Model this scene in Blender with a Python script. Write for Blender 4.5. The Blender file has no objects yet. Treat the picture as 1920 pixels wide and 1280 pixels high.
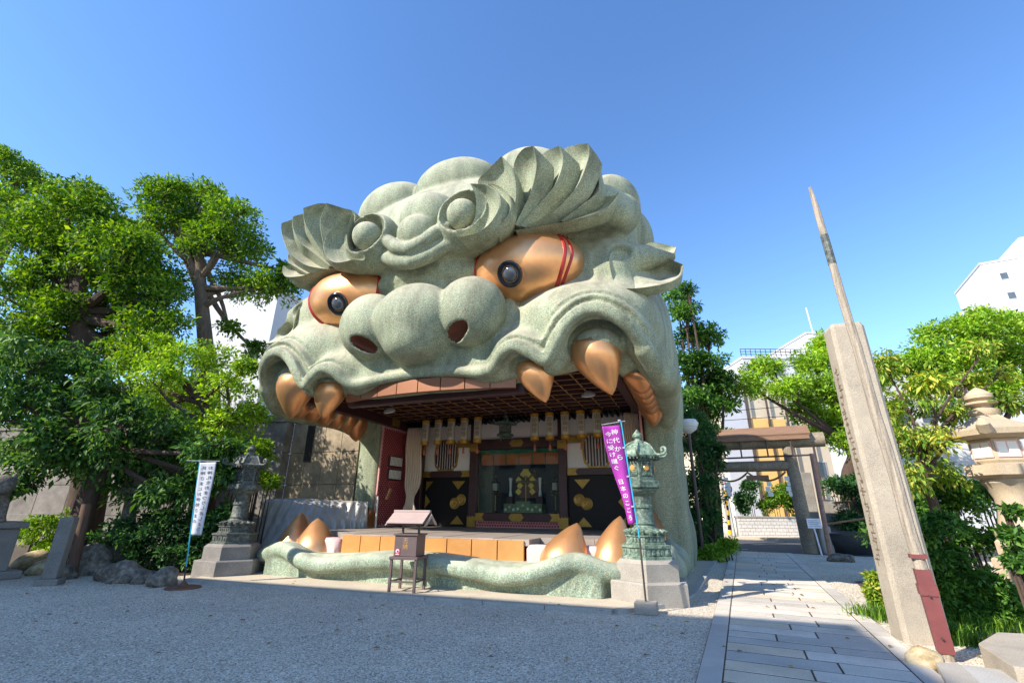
import bpy, bmesh, math, random
import numpy as np
from mathutils import Vector, Matrix

R = math.radians
random.seed(7)
rng = np.random.default_rng(11)
scene = bpy.context.scene
COL = scene.collection

# ------------------------------------------------------------------ camera
F_PX, VPX, VPY, CAM_H = 870.0, 982.0, -1760.0, 1.5      # focal length and vertical vanishing point, in photo pixels
_u = Vector((VPX - 960.0, 640.0 - VPY, -F_PX)).normalized()
_f = Vector((0, 0, -1)); _f = (_f - _u * _f.dot(_u)).normalized()
_r = _f.cross(_u)
cam_data = bpy.data.cameras.new('camera')
cam_data.sensor_width = 36.0
cam_data.lens = 36.0 * F_PX / 1920.0
cam_data.clip_start = 0.05
cam_data.clip_end = 6000
cam = bpy.data.objects.new('camera', cam_data)
COL.objects.link(cam)
cam.matrix_world = Matrix.Translation((0, 0, CAM_H)) @ Matrix((_r, _f, _u)).to_4x4()
scene.camera = cam

# ------------------------------------------------------------------ sky and sun
SUN_DIR = Vector((-0.867, -0.498, 0.0)).normalized()       # towards the sun, on the ground plan
SUN_EL = R(36.5)
world = bpy.data.worlds.new('World'); scene.world = world; world.use_nodes = True
wn = world.node_tree.nodes; wl = world.node_tree.links
sky = wn.new('ShaderNodeTexSky'); sky.sky_type = 'NISHITA'; sky.sun_disc = False
sky.sun_elevation = SUN_EL
sky.sun_rotation = math.atan2(SUN_DIR.x, SUN_DIR.y)
sky.air_density = 1.0; sky.dust_density = 0.1; sky.ozone_density = 2.5; sky.altitude = 0
hs = wn.new('ShaderNodeHueSaturation'); hs.inputs['Saturation'].default_value = 1.17; hs.inputs['Hue'].default_value = .505
wl.new(sky.outputs[0], hs.inputs['Color']); wl.new(hs.outputs[0], wn['Background'].inputs[0])
wn['Background'].inputs[1].default_value = 0.138
sun_data = bpy.data.lights.new('sun', 'SUN'); sun_data.energy = 3.7; sun_data.angle = R(0.53); sun_data.color = (1.0, 0.93, 0.82)
sun = bpy.data.objects.new('sun', sun_data); COL.objects.link(sun)
_sd = Vector((SUN_DIR.x * math.cos(SUN_EL), SUN_DIR.y * math.cos(SUN_EL), math.sin(SUN_EL)))
sun.rotation_euler = _sd.to_track_quat('Z', 'Y').to_euler()
sun.location = (0, 0, 30)
vs = scene.view_settings
vs.view_transform = 'Standard'; vs.look = 'None'; vs.gamma = 1.0; vs.use_curve_mapping = False
vs.exposure = 1.25
scene.cycles.max_bounces = 6
scene.cycles.transparent_max_bounces = 12
scene.cycles.sample_clamp_indirect = 6

# ------------------------------------------------------------------ helpers
def ray(px, py):
    d = Vector(((px - 960.0) / F_PX, (640.0 - py) / F_PX, -1.0))
    return Vector((_r.dot(d), _f.dot(d), _u.dot(d)))
def ground(px, py, z=0.0):
    """photo pixel -> the point of height z that it shows"""
    d = ray(px, py); t = (z - CAM_H) / d.z
    return Vector((d.x * t, d.y * t, z))
def at(px, py, Y):
    """photo pixel -> the point at distance Y (world) that it shows"""
    d = ray(px, py); t = Y / d.y
    return Vector((d.x * t, Y, CAM_H + d.z * t))
HEAD_RZ = R(-21.0)
HN = Vector((math.cos(HEAD_RZ), math.sin(HEAD_RZ), 0)); HM = Vector((-HN.y, HN.x, 0))
HEAD_O = HN * -5.7 + HM * 9.0
def S(px, py, ly):
    """photo pixel -> point in the lion head's own frame, ly metres behind its front line"""
    d = ray(px, py); C = Vector((0, 0, CAM_H))
    t = (ly + 9.0 - HM.dot(C)) / HM.dot(d); P = C + d * t
    return Vector((HN.dot(P) + 5.7, ly, P.z))
def LW(x, y, z=0.0):
    """lion head frame -> world"""
    return HEAD_O + HN * x + HM * y + Vector((0, 0, z))

def link(o, parent=None):
    COL.objects.link(o)
    if parent is not None: o.parent = parent
    return o
def tag(o, label, cat, group=None):
    o['label'] = label; o['category'] = cat
    if group: o['group'] = group
    return o
def empty(name, loc=(0, 0, 0), rz=0.0, label=None, cat=None, group=None):
    o = bpy.data.objects.new(name, None); o.empty_display_size = 0.2
    o.location = loc; o.rotation_euler = (0, 0, rz); link(o)
    if label: tag(o, label, cat, group)
    return o
def mesh_np(name, V, F, mat, parent=None, smooth=False, kind=None):
    me = bpy.data.meshes.new(name)
    V = np.asarray(V, dtype=np.float32); F = np.asarray(F, dtype=np.int32)
    k = F.shape[1]
    me.vertices.add(len(V)); me.vertices.foreach_set('co', V.ravel())
    me.loops.add(F.size); me.loops.foreach_set('vertex_index', F.ravel())
    me.polygons.add(len(F)); me.polygons.foreach_set('loop_start', np.arange(0, F.size, k, dtype=np.int32))
    me.polygons.foreach_set('loop_total', np.full(len(F), k, dtype=np.int32))
    if smooth: me.polygons.foreach_set('use_smooth', np.ones(len(F), dtype=bool))
    me.update(calc_edges=True); me.validate()
    if mat: me.materials.append(mat)
    o = bpy.data.objects.new(name, me); link(o, parent)
    if kind: o['kind'] = kind
    return o

class MB:
    """collects shapes, then becomes one mesh object"""
    def __init__(s): s.v = []; s.f = []
    def add(s, vs_, fs_):
        b = len(s.v); s.v += [tuple(p) for p in vs_]; s.f += [tuple(b + i for i in f) for f in fs_]; return s
    def box(s, x0, x1, y0, y1, z0, z1, c=0.0, M=None):
        if c <= 0:
            vs_ = [(x, y, z) for z in (z0, z1) for y in (y0, y1) for x in (x0, x1)]
            fs_ = [(0, 2, 3, 1), (4, 5, 7, 6), (0, 1, 5, 4), (2, 6, 7, 3), (0, 4, 6, 2), (1, 3, 7, 5)]
        else:
            bm = bmesh.new(); bmesh.ops.create_cube(bm, size=1)
            for v in bm.verts: v.co = Vector(((x0 + x1) / 2 + v.co.x * (x1 - x0), (y0 + y1) / 2 + v.co.y * (y1 - y0), (z0 + z1) / 2 + v.co.z * (z1 - z0)))
            bmesh.ops.bevel(bm, geom=bm.edges[:], offset=c, segments=1, affect='EDGES')
            bm.verts.index_update()
            vs_ = [v.co.copy() for v in bm.verts]; fs_ = [[v.index for v in f.verts] for f in bm.faces]; bm.free()
        if M is not None: vs_ = [M @ Vector(p) for p in vs_]
        return s.add(vs_, fs_)
    def loft(s, rings, cap=True, closed=True):
        n = len(rings[0]); b = len(s.v)
        for r in rings: s.v += [tuple(p) for p in r]
        m = n if closed else n - 1
        for i in range(len(rings) - 1):
            for j in range(m):
                k = (j + 1) % n
                s.f.append((b + i * n + j, b + i * n + k, b + (i + 1) * n + k, b + (i + 1) * n + j))
        if cap and closed:
            s.f.append(tuple(b + j for j in reversed(range(n))))
            e = b + (len(rings) - 1) * n
            s.f.append(tuple(e + j for j in range(n)))
        return s
    def lathe(s, prof, n=16, c=(0, 0), z=0.0, rot=0.0, M=None):
        rings = []
        for r, h in prof:
            rings.append([Vector((c[0] + r * math.cos(rot + 2 * math.pi * j / n), c[1] + r * math.sin(rot + 2 * math.pi * j / n), z + h)) for j in range(n)])
        if M is not None: rings = [[M @ p for p in r] for r in rings]
        return s.loft(rings)
    def tube(s, pts, rad, n=8, cap=True):
        pts = [Vector(p) for p in pts]; m = len(pts)
        if not hasattr(rad, '__len__'): rad = [rad] * m
        rings = []; up = None
        for i, p in enumerate(pts):
            t = (pts[min(i + 1, m - 1)] - pts[max(i - 1, 0)]).normalized()
            if up is None: up = Vector((0, 0, 1)) if abs(t.z) < .9 else Vector((1, 0, 0))
            a = t.cross(up).normalized(); b_ = a.cross(t).normalized(); up = b_
            rings.append([p + (a * math.cos(2 * math.pi * j / n) + b_ * math.sin(2 * math.pi * j / n)) * rad[i] for j in range(n)])
        return s.loft(rings, cap)
    def prism(s, poly, axis_from, axis_to):
        a = Vector(axis_from); d = Vector(axis_to) - a
        return s.loft([[Vector(p) for p in poly], [Vector(p) + d for p in poly]])
    def build(s, name, mat, parent=None, smooth=False, kind=None):
        me = bpy.data.meshes.new(name)
        me.from_pydata(s.v, [], s.f)
        bm = bmesh.new(); bm.from_mesh(me); bmesh.ops.recalc_face_normals(bm, faces=bm.faces[:]); bm.to_mesh(me); bm.free()
        if mat: me.materials.append(mat)
        if smooth:
            me.polygons.foreach_set('use_smooth', np.ones(len(me.polygons), dtype=bool))
            if smooth != 2: me.set_sharp_from_angle(angle=R(38))
        o = bpy.data.objects.new(name, me); link(o, parent)
        if kind: o['kind'] = kind
        return o
def copy_tree(o, parent=None):
    c = o.copy(); link(c, parent)
    if parent is not None: c.matrix_parent_inverse = o.matrix_parent_inverse
    for ch in list(o.children): copy_tree(ch, c)
    return c
def smooth_path(pts, n=8):
    """Catmull-Rom through the points"""
    pts = [Vector(p) for p in pts]; out = []
    for i in range(len(pts) - 1):
        p0, p1, p2, p3 = pts[max(i - 1, 0)], pts[i], pts[i + 1], pts[min(i + 2, len(pts) - 1)]
        for k in range(n):
            t = k / n
            out.append(0.5 * ((2 * p1) + (p2 - p0) * t + (2 * p0 - 5 * p1 + 4 * p2 - p3) * t * t + (3 * p1 - p0 - 3 * p2 + p3) * t ** 3))
    out.append(pts[-1]); return out
def resample(pts, n):
    pts = smooth_path(pts, 10); L_ = [0.0]
    for a, b in zip(pts, pts[1:]): L_.append(L_[-1] + (b - a).length)
    out = []; j = 0
    for i in range(n):
        s_ = L_[-1] * i / (n - 1)
        while j < len(L_) - 2 and L_[j + 1] < s_: j += 1
        q = (s_ - L_[j]) / max(1e-9, L_[j + 1] - L_[j]); out.append(pts[j].lerp(pts[j + 1], min(1, q)))
    return out

# ------------------------------------------------------------------ materials
def new_mat(name):
    m = bpy.data.materials.new(name); m.use_nodes = True
    nt = m.node_tree; return m, nt, nt.nodes['Principled BSDF']
def lin(c):
    """sRGB 0-255 -> linear"""
    return tuple((x / 255 / 12.92 if x / 255 <= .04045 else ((x / 255 + .055) / 1.055) ** 2.4) for x in c)
def noise_col(nt, cols, scale, detail=4, rough=.6, coord='Object', stops=None, stretch=None):
    tc = nt.nodes.new('ShaderNodeTexCoord'); nz = nt.nodes.new('ShaderNodeTexNoise')
    nz.inputs['Scale'].default_value = scale; nz.inputs['Detail'].default_value = detail; nz.inputs['Roughness'].default_value = rough
    if stretch:
        mp = nt.nodes.new('ShaderNodeMapping'); mp.inputs['Scale'].default_value = stretch
        nt.links.new(tc.outputs[coord], mp.inputs[0]); nt.links.new(mp.outputs[0], nz.inputs['Vector'])
    else: nt.links.new(tc.outputs[coord], nz.inputs['Vector'])
    cr = nt.nodes.new('ShaderNodeValToRGB'); el = cr.color_ramp.elements
    stops = stops or [0.3 + 0.4 * i / max(1, len(cols) - 1) for i in range(len(cols))]
    while len(el) < len(cols): el.new(0.5)
    for e, c, s_ in zip(el, cols, stops): e.position = s_; e.color = (*c, 1)
    nt.links.new(nz.outputs['Fac'], cr.inputs[0])
    return cr, nz
def mixc(nt, a, b, fac, mode='MIX'):
    mx = nt.nodes.new('ShaderNodeMix'); mx.data_type = 'RGBA'; mx.blend_type = mode
    for sock, v in ((mx.inputs[6], a), (mx.inputs[7], b), (mx.inputs[0], fac)):
        if hasattr(v, 'is_linked') or hasattr(v, 'links'): nt.links.new(v, sock)
        else: sock.default_value = (*v, 1) if isinstance(v, tuple) and len(v) == 3 else v
    return mx.outputs[2]
def bump(nt, bs, height, strength=.3, dist=.02):
    bp = nt.nodes.new('ShaderNodeBump'); bp.inputs['Strength'].default_value = strength; bp.inputs['Distance'].default_value = dist
    nt.links.new(height, bp.inputs['Height']); nt.links.new(bp.outputs[0], bs.inputs['Normal']); return bp
def simple(name, col, rough=.6, metal=0.0, var=.18, scale=6.0, bumps=.0, bscale=40, stretch=None, spec=None):
    m, nt, bs = new_mat(name)
    lo = tuple(c * (1 - var) for c in col); hi = tuple(min(1, c * (1 + var)) for c in col)
    cr, nz = noise_col(nt, [lo, col, hi], scale, 6, .65, stretch=stretch)
    nt.links.new(cr.outputs[0], bs.inputs['Base Color'])
    bs.inputs['Roughness'].default_value = rough; bs.inputs['Metallic'].default_value = metal
    if spec is not None: bs.inputs['Specular IOR Level'].default_value = spec
    if bumps > 0:
        c2, n2 = noise_col(nt, [(0, 0, 0), (1, 1, 1)], bscale, 5, .6)
        bump(nt, bs, c2.outputs[0], bumps, .01)
    return m
def stone(name, cols, scale=60, rough=.85, blot=.25, bscale=80, bst=.25):
    """speckled stone with larger stains"""
    m, nt, bs = new_mat(name)
    cr, nz = noise_col(nt, cols, scale, 3, .7, stops=[.34, .5, .66][:len(cols)])
    c2, n2 = noise_col(nt, [(1 - blot,) * 3, (1, 1, 1)], 1.3, 7, .68, stops=[.33, .62])
    nt.links.new(mixc(nt, cr.outputs[0], c2.outputs[0], 1.0, 'MULTIPLY'), bs.inputs['Base Color'])
    bs.inputs['Roughness'].default_value = rough
    c3, n3 = noise_col(nt, [(0, 0, 0), (1, 1, 1)], bscale, 5, .7)
    bump(nt, bs, c3.outputs[0], bst, .012)
    return m
M = {}
def terrazzo(name, base, light, rust, dark, top):
    m, nt, bs = new_mat(name)
    a, _ = noise_col(nt, [dark, base, light], 44, 3, .7, stops=[.38, .5, .62])
    rs, n2 = noise_col(nt, [(0, 0, 0), (1, 1, 1)], 30, 4, .8, stops=[.555, .60]); n2.inputs['Distortion'].default_value = 2.0
    c1 = mixc(nt, a.outputs[0], rust, rs.outputs[0])
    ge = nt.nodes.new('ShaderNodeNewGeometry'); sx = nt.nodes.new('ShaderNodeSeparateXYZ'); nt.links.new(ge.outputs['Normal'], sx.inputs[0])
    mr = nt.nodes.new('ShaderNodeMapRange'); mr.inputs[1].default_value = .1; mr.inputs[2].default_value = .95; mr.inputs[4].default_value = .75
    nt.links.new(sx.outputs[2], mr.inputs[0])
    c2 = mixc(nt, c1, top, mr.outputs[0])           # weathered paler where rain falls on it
    st, _ = noise_col(nt, [(.66,) * 3, (1.06,) * 3], 1.4, 8, .68, stops=[.36, .58], stretch=(1, 1, .3))
    sk, _ = noise_col(nt, [(.70,) * 3, (1, 1, 1)], 3.2, 6, .6, stops=[.36, .52], stretch=(1, 1, .10))     # rain streaks
    c2 = mixc(nt, c2, sk.outputs[0], .75, 'MULTIPLY')
    nt.links.new(mixc(nt, c2, st.outputs[0], 1.0, 'MULTIPLY'), bs.inputs['Base Color'])
    bs.inputs['Roughness'].default_value = .72
    b_, _ = noise_col(nt, [(0, 0, 0), (1, 1, 1)], 55, 4, .7); bump(nt, bs, b_.outputs[0], .25, .012)
    return m
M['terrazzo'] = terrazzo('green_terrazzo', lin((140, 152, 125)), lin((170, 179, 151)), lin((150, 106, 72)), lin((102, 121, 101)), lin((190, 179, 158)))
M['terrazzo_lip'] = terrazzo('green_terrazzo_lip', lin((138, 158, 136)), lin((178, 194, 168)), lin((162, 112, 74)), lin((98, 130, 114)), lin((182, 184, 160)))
M['gold'] = simple('bronze_gold', lin((224, 164, 112)), .36, .7, .12, 2.5, .08, 10)
M['gold_dark'] = simple('bronze_gold_aged', lin((204, 142, 94)), .34, .7, .16, 4, .08, 10)
M['panel_gold'] = simple('gold_panel', lin((204, 146, 84)), .42, .35, .12, 2.5, .06, 8)
M['panel_brown'] = simple('copper_panel', lin((138, 92, 66)), .40, .5, .08, 2)
M['red'] = simple('red_lacquer', lin((160, 34, 28)), .4, 0, .15)
M['black'] = simple('black_gloss', (.012, .013, .016), .15, 0, .1)
M['lens'] = simple('grey_lens', (.09, .10, .115), .12, .2, .2)
M['dark_hole'] = simple('dark_copper', lin((96, 52, 34)), .6, .3, .2)
M['pink'] = simple('pink_stone', lin((214, 176, 170)), .55, 0, .12, 9, .1)
# ================================================================== THE LION HEAD STAGE
lion = empty('lion_head_stage', HEAD_O, HEAD_RZ, 'giant green stone lion head with gold eyes and a stage in its open mouth', 'shrine stage')

class Field:
    """signed distances on half a grid (x > 0), mirrored when meshed"""
    def __init__(s, x1, y0, y1, z0, z1, h):
        s.h = h
        s.x = np.arange(h / 2, x1, h, dtype=np.float32); s.y = np.arange(y0, y1, h, dtype=np.float32); s.z = np.arange(z0, z1, h, dtype=np.float32)
        s.a = np.full((len(s.x), len(s.y), len(s.z)), 2.0, dtype=np.float32)
    def sub(s, lo, hi):
        sl = []
        for ax, l, u in zip((s.x, s.y, s.z), lo, hi):
            i = max(0, int(np.searchsorted(ax, l))); j = min(len(ax), int(np.searchsorted(ax, u)))
            if j <= i: return None
            sl.append(slice(i, j))
        return tuple(sl)
    def op(s, fn, lo, hi, k, cut=False):
        mg = max(k, s.h * 3) + s.h * 2
        q = s.sub([l - mg for l in lo], [u + mg for u in hi])
        if q is None: return
        X = s.x[q[0]][:, None, None]; Y = s.y[q[1]][None, :, None]; Z = s.z[q[2]][None, None, :]
        d = fn(X, Y, Z); a = s.a[q]
        if cut:
            hh = np.clip(.5 - .5 * (a + d) / k, 0, 1); s.a[q] = a * (1 - hh) - d * hh + k * hh * (1 - hh)
        else:
            hh = np.clip(.5 + .5 * (a - d) / k, 0, 1); s.a[q] = a * (1 - hh) + d * hh - k * hh * (1 - hh)
    def ell(s, c, r, k=.15, rot=(0, 0, 0), cut=False):
        from mathutils import Euler
        Rm = np.array(Euler([R(a) for a in rot]).to_matrix().transposed(), dtype=np.float32)
        def fn(X, Y, Z):
            dx, dy, dz = X - c[0], Y - c[1], Z - c[2]
            p = [Rm[i, 0] * dx + Rm[i, 1] * dy + Rm[i, 2] * dz for i in range(3)]
            k0 = np.sqrt(sum((p[i] / r[i]) ** 2 for i in range(3))); k1 = np.sqrt(sum((p[i] / r[i] ** 2) ** 2 for i in range(3))) + 1e-6
            return k0 * (k0 - 1) / k1
        m_ = max(r); s.op(fn, [c[i] - m_ if any(rot) else c[i] - r[i] for i in range(3)], [c[i] + m_ if any(rot) else c[i] + r[i] for i in range(3)], k, cut)
    def box(s, c, hf, r, k=.15, cut=False):
        def fn(X, Y, Z):
            q = [np.abs(v - c[i]) - (hf[i] - r) for i, v in enumerate((X, Y, Z))]
            o = np.sqrt(sum(np.maximum(v, 0) ** 2 for v in q)); return o + np.minimum(np.maximum(np.maximum(q[0], q[1]), q[2]), 0) - r
        s.op(fn, [c[i] - hf[i] for i in range(3)], [c[i] + hf[i] for i in range(3)], k, cut)
    def chain(s, pts, rad, k=.1, cut=False, flat=None):
        """round tube through points; the whole chain is one distance, so k only blends it with the rest"""
        P = np.array([tuple(p) for p in pts], dtype=np.float32); n = len(P)
        rr = np.array(rad if hasattr(rad, '__len__') else [rad] * n, dtype=np.float32)
        def fn(X, Y, Z):
            best = None
            for i in range(n - 1):
                a, b = P[i], P[i + 1]; ab = b - a; L2 = float(ab @ ab) + 1e-9
                t = np.clip(((X - a[0]) * ab[0] + (Y - a[1]) * ab[1] + (Z - a[2]) * ab[2]) / L2, 0, 1)
                d = np.sqrt((X - a[0] - t * ab[0]) ** 2 + (Y - a[1] - t * ab[1]) ** 2 + (Z - a[2] - t * ab[2]) ** 2) - (rr[i] + t * (rr[i + 1] - rr[i]))
                best = d if best is None else np.minimum(best, d)
            return best
        m_ = float(rr.max()); s.op(fn, P.min(0) - m_, P.max(0) + m_, k, cut)
    def ridges(s, pts, lo, hi, fn_w):
        """raise the surface by fn_w(height above the line pts, x) inside a block"""
        q = s.sub(lo, hi); X = s.x[q[0]]; Z = s.z[q[2]]
        px = np.array([p.x for p in pts]); pz = np.array([p.z for p in pts])
        P2 = np.stack([px, pz], 1); best = np.full((len(X), len(Z)), 9.0)
        for a, b in zip(P2, P2[1:]):
            ab = b - a; t = np.clip(((X[:, None] - a[0]) * ab[0] + (Z[None, :] - a[1]) * ab[1]) / (ab @ ab + 1e-9), 0, 1)
            best = np.minimum(best, np.hypot(X[:, None] - a[0] - t * ab[0], Z[None, :] - a[1] - t * ab[1]))
        o = np.argsort(px); zc = np.interp(X, px[o], pz[o])
        w = best * np.where(Z[None, :] > zc[:, None], 1, -1)
        s.a[q] -= fn_w(w, X[:, None]).astype(np.float32)[:, None, :]
    def build(s, name, mat, parent, sm=2):
        import openvdb
        full = np.concatenate([s.a[::-1], s.a], axis=0)
        g = openvdb.FloatGrid(2.0); g.copyFromArray(np.ascontiguousarray(full))
        pts, quads = g.convertToQuads(isovalue=0.0)
        pts = np.array(pts, dtype=np.float32); quads = np.array(quads, dtype=np.int32)
        V = np.empty_like(pts)
        V[:, 0] = -s.x[-1] + pts[:, 0] * s.h; V[:, 1] = s.y[0] + pts[:, 1] * s.h; V[:, 2] = s.z[0] + pts[:, 2] * s.h
        E_ = np.concatenate([quads[:, [0, 1]], quads[:, [1, 2]], quads[:, [2, 3]], quads[:, [3, 0]]])
        for it in range(sm):                      # a little Laplacian smoothing takes the grid out of it
            acc = np.zeros_like(V); cnt = np.zeros(len(V), dtype=np.float32)
            for i, j in ((0, 1), (1, 0)):
                np.add.at(acc, E_[:, i], V[E_[:, j]]); np.add.at(cnt, E_[:, i], 1)
            V += ((.5 if it % 2 == 0 else -.52) * (acc / np.maximum(cnt, 1)[:, None] - V))
        o = mesh_np(name, V, quads, mat, parent, smooth=True)
        bm = bmesh.new(); bm.from_mesh(o.data); bmesh.ops.recalc_face_normals(bm, faces=bm.faces[:]); bm.to_mesh(o.data); bm.free()
        return o

H = Field(6.3, -2.2, 9.1, -.1, 12.0, .042)
# mass of the head
H.box((0, 4.75, 7.1), (4.95, 3.95, 3.2), 1.9, .3)
H.ell((0, 3.0, 9.0), (4.3, 2.9, 2.1), .6)
H.ell((0, 1.3, 8.3), (4.2, 1.6, 1.9), .6)
H.ell((2.5, .95, 6.7), (2.2, .75, 1.3), .4)              # around the eyes
H.ell((0, .5, 6.5), (1.6, .9, 1.4), .4)
H.ell((4.4, 1.6, 6.6), (.75, 1.3, 1.3), .4)
# curls of the crown
H.ell((.15, 1.45, 10.55), (1.35, 1.15, .92), .10, (0, 8, 0))
H.ell((2.3, 1.5, 10.28), (1.3, 1.1, .98), .10, (0, 20, 0))
H.ell((4.25, 2.2, 9.35), (.85, 1.1, .95), .08, (0, 35, 0))
H.ell((4.75, 3.3, 8.9), (.6, .9, 1.0), .08)
H.ell((1.2, 3.2, 11.0), (1.3, 1.2, .75), .1); H.ell((3.4, 3.6, 10.3), (1.2, 1.2, .8), .1)
# brow shelf over the eyes
brow = [(0, -.30, 7.35), (.7, -.45, 7.45), (1.4, -.40, 7.72), (2.3, -.18, 7.95), (3.2, -.08, 8.12), (4.0, .05, 8.15), (4.7, .4, 8.0)]
H.chain(brow, [.34, .36, .38, .36, .34, .34, .3], .22)
H.chain([(x, y + .5, z + .3) for x, y, z in brow], .5, .35)
H.chain([(0, -.2, 7.0), (.6, -.25, 6.95), (1.2, -.05, 6.9)], .25, .2)
H.ell((3.2, .45, 8.35), (1.7, .8, .62), .2)
# brow curls: a cup round a ball
H.ell((1.38, -.46, 7.76), (.80, .50, .62), .2)
H.ell((1.34, -.66, 7.94), (.74, .60, .72), .10)
H.ell((1.36, -1.16, 8.00), (.60, .66, .58), .02, cut=True)
# forehead curl between the brows
H.ell((0, -.15, 8.5), (.82, .72, .78), .08)
H.ell((0, -.72, 7.82), (.5, .42, .47), .05)
H.chain(smooth_path([(0, -.98, 7.24), (.35, -.95, 7.36), (.62, -.88, 7.6), (.85, -.72, 7.78)], 4), .17, .04)
H.chain(smooth_path([(0, -.82, 6.98), (.4, -.78, 7.08), (.75, -.7, 7.28), (1.05, -.6, 7.4)], 4), .18, .05)
# bridge of the nose
H.chain([(0, .1, 6.62), (.8, .15, 6.58), (1.5, .2, 6.45)], [.36, .33, .25], .06)
H.chain(smooth_path([(0, -.36, 6.80), (.6, -.26, 6.80), (1.15, -.05, 6.72)], 4), [.12] * 9, .02)
H.chain(smooth_path([(0, -.2, 6.66), (.6, -.1, 6.66), (1.1, .05, 6.6)], 4), [.2] * 9, .03)
# cheeks and muzzle
H.ell((3.6, .75, 5.47), (1.62, 1.12, .95), .30)
H.ell((4.55, 1.6, 5.5), (.85, 1.5, 1.0), .35)
H.ell((1.7, .55, 5.0), (2.1, .75, .62), .3)
H.box((0, .75, 4.75), (2.6, .75, .5), .25, .3)
# nose: a big middle lobe and two wings
H.ell((1.34, -.28, 5.72), (.84, .68, .84), .06)
H.chain([(1.9, .05, 5.35), (2.2, .15, 5.7), (2.05, .25, 6.15)], .16, .08)
H.ell((0, .0, 5.6), (1.3, .8, .9), .15)
H.ell((0, -.46, 5.66), (1.04, .72, .86), .07)
H.ell((0, -.38, 5.05), (.72, .60, .42), .25)
NOSTRIL = ((1.15, -.77, 5.08), (.42, .33, .155), (0, -22, -30))
H.ell(NOSTRIL[0], NOSTRIL[1], .03, NOSTRIL[2], cut=True)
# upper lip: one thick roll with two thin ones above it
lip = smooth_path([(0, -.05, 4.45), (.9, -.08, 4.40), (1.6, -.12, 4.30), (1.92, -.2, 4.36), (2.2, -.38, 4.6), (2.5, -.45, 4.68), (2.82, -.4, 4.52), (3.12, -.3, 4.36), (3.32, -.38, 4.62), (3.6, -.43, 5.02), (4.0, -.42, 5.28), (4.4, -.38, 5.22), (4.78, -.15, 4.92), (5.02, .25, 4.55), (5.2, .8, 4.2), (5.30, 1.3, 4.12), (5.26, 2.2, 4.15), (5.2, 3.4, 4.15), (5.1, 4.6, 3.9)], 3)
H.chain([(p.x, p.y + .32, p.z + .12) for p in lip], .34, .2)
H.chain([(p.x, p.y - .05, p.z) for p in lip], [.12 if p.x < 1.6 else .13 if p.x < 5 else .2 for p in lip], .03)
def folds(w, x):
    env = np.clip((x - 1.7) / .6, 0, 1) * np.clip((w - .06) / .1, 0, 1) * np.clip((5.25 - x) / .4, 0, 1)
    top = .36 + .22 * np.clip((x - 2.7) / .6, 0, 1)
    lim = np.clip((top - w) / .12, 0, 1)
    return env * lim * (.052 * np.cos((w - .32) * 2 * math.pi / .23) + .03)
H.ridges([p for p in lip if p.y < .9], (0, -2.6, 3.6), (5.3, .8, 6.2), folds)
# side of the head: locks of the mane
for x, y, z, rx, ry, rz, a in ((5.0, 3.6, 6.2, .42, .8, 1.5, -20), (5.1, 4.9, 6.5, .45, .85, 1.7, -16), (5.15, 6.2, 6.0, .45, .8, 1.9, -12), (5.1, 7.4, 5.4, .5, .8, 2.1, -8),
                               (5.02, 5.4, 4.6, .4, .8, 1.0, -14), (4.97, 6.9, 3.4, .42, .7, 1.2, -8), (4.95, 7.9, 2.4, .4, .6, 1.3, -6)):
    H.ell((x, y, z), (rx, ry, rz), .04, (a, 0, 0))
H.chain([(4.6, .75, 6.95), (5.2, .95, 7.02), (5.75, 1.15, 7.05)], [.42, .3, .1], .12)
H.ell((4.72, .28, 7.02), (.26, .34, .28), .05, cut=True)
# jaw pillars, back
H.box((4.92, 6.75, 2.3), (.46, 2.05, 2.6), .22, .2)
H.ell((5.05, 7.2, .75), (.45, 1.3, .95), .25)
H.box((0, 8.3, 3.0), (5.0, .5, 3.1), .2, .1)
# the open mouth
H.box((0, 3.6, 2.7), (4.42, 2.98, 2.02), .05, .04, cut=True)
H.ell((4.1, -.05, 4.72), (.62, .42, .50), .06, cut=True)
H.ell((2.62, -.1, 4.3), (.40, .36, .30), .05, cut=True)
H.box((0, 7.1, 2.45), (1.5, .9, 1.15), .03, .03, cut=True)
# gum and sockets of the teeth
gum = smooth_path([(0, .45, 4.38), (1.5, .45, 4.36), (2.6, .42, 4.5), (3.4, .5, 4.62), (4.1, .6, 4.72), (4.65, 1.2, 4.5), (4.8, 2.2, 4.35), (4.8, 4.4, 4.25)], 3)
H.chain(gum, .3, .1)
H.ell((2.74, .2, 4.46), (.44, .38, .30), .06)
H.ell((4.08, .3, 4.78), (.56, .48, .36), .06)
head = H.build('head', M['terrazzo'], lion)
del H

# ---- lower lip
K = Field(5.6, -1.0, 6.2, -.1, 1.6, .045)
K.box((0, .80, .2), (3.95, .72, .33), .10, .1)
K.chain([(3.6, .75, .12), (4.2, .95, .12), (4.7, 1.6, .15), (4.85, 3, .2), (4.85, 5, .3)], [.45, .44, .42, .4, .5], .15)
roll = smooth_path([(0, .02, .47), (.7, .0, .46), (1.4, -.02, .40), (2.1, -.05, .33), (2.7, -.03, .40), (3.2, .06, .56), (3.55, .14, .60), (3.95, .25, .48), (4.4, .48, .40), (4.75, 1.0, .48), (4.95, 1.8, .58), (4.95, 3.0, .6), (4.85, 4.2, .62), (4.8, 5.2, .8)], 3)
K.chain(roll, .165, .06)
for dy, dz in ((.20, .03), (.42, .02)):
    K.chain([(p.x - .02, p.y + dy, p.z + dz - (.0 if p.x < 2.2 else .08 * dy / .42)) if p.x < 4.4 else (p.x - dy, p.y + .05, p.z - .02) for p in roll], .17, .10)
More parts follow.
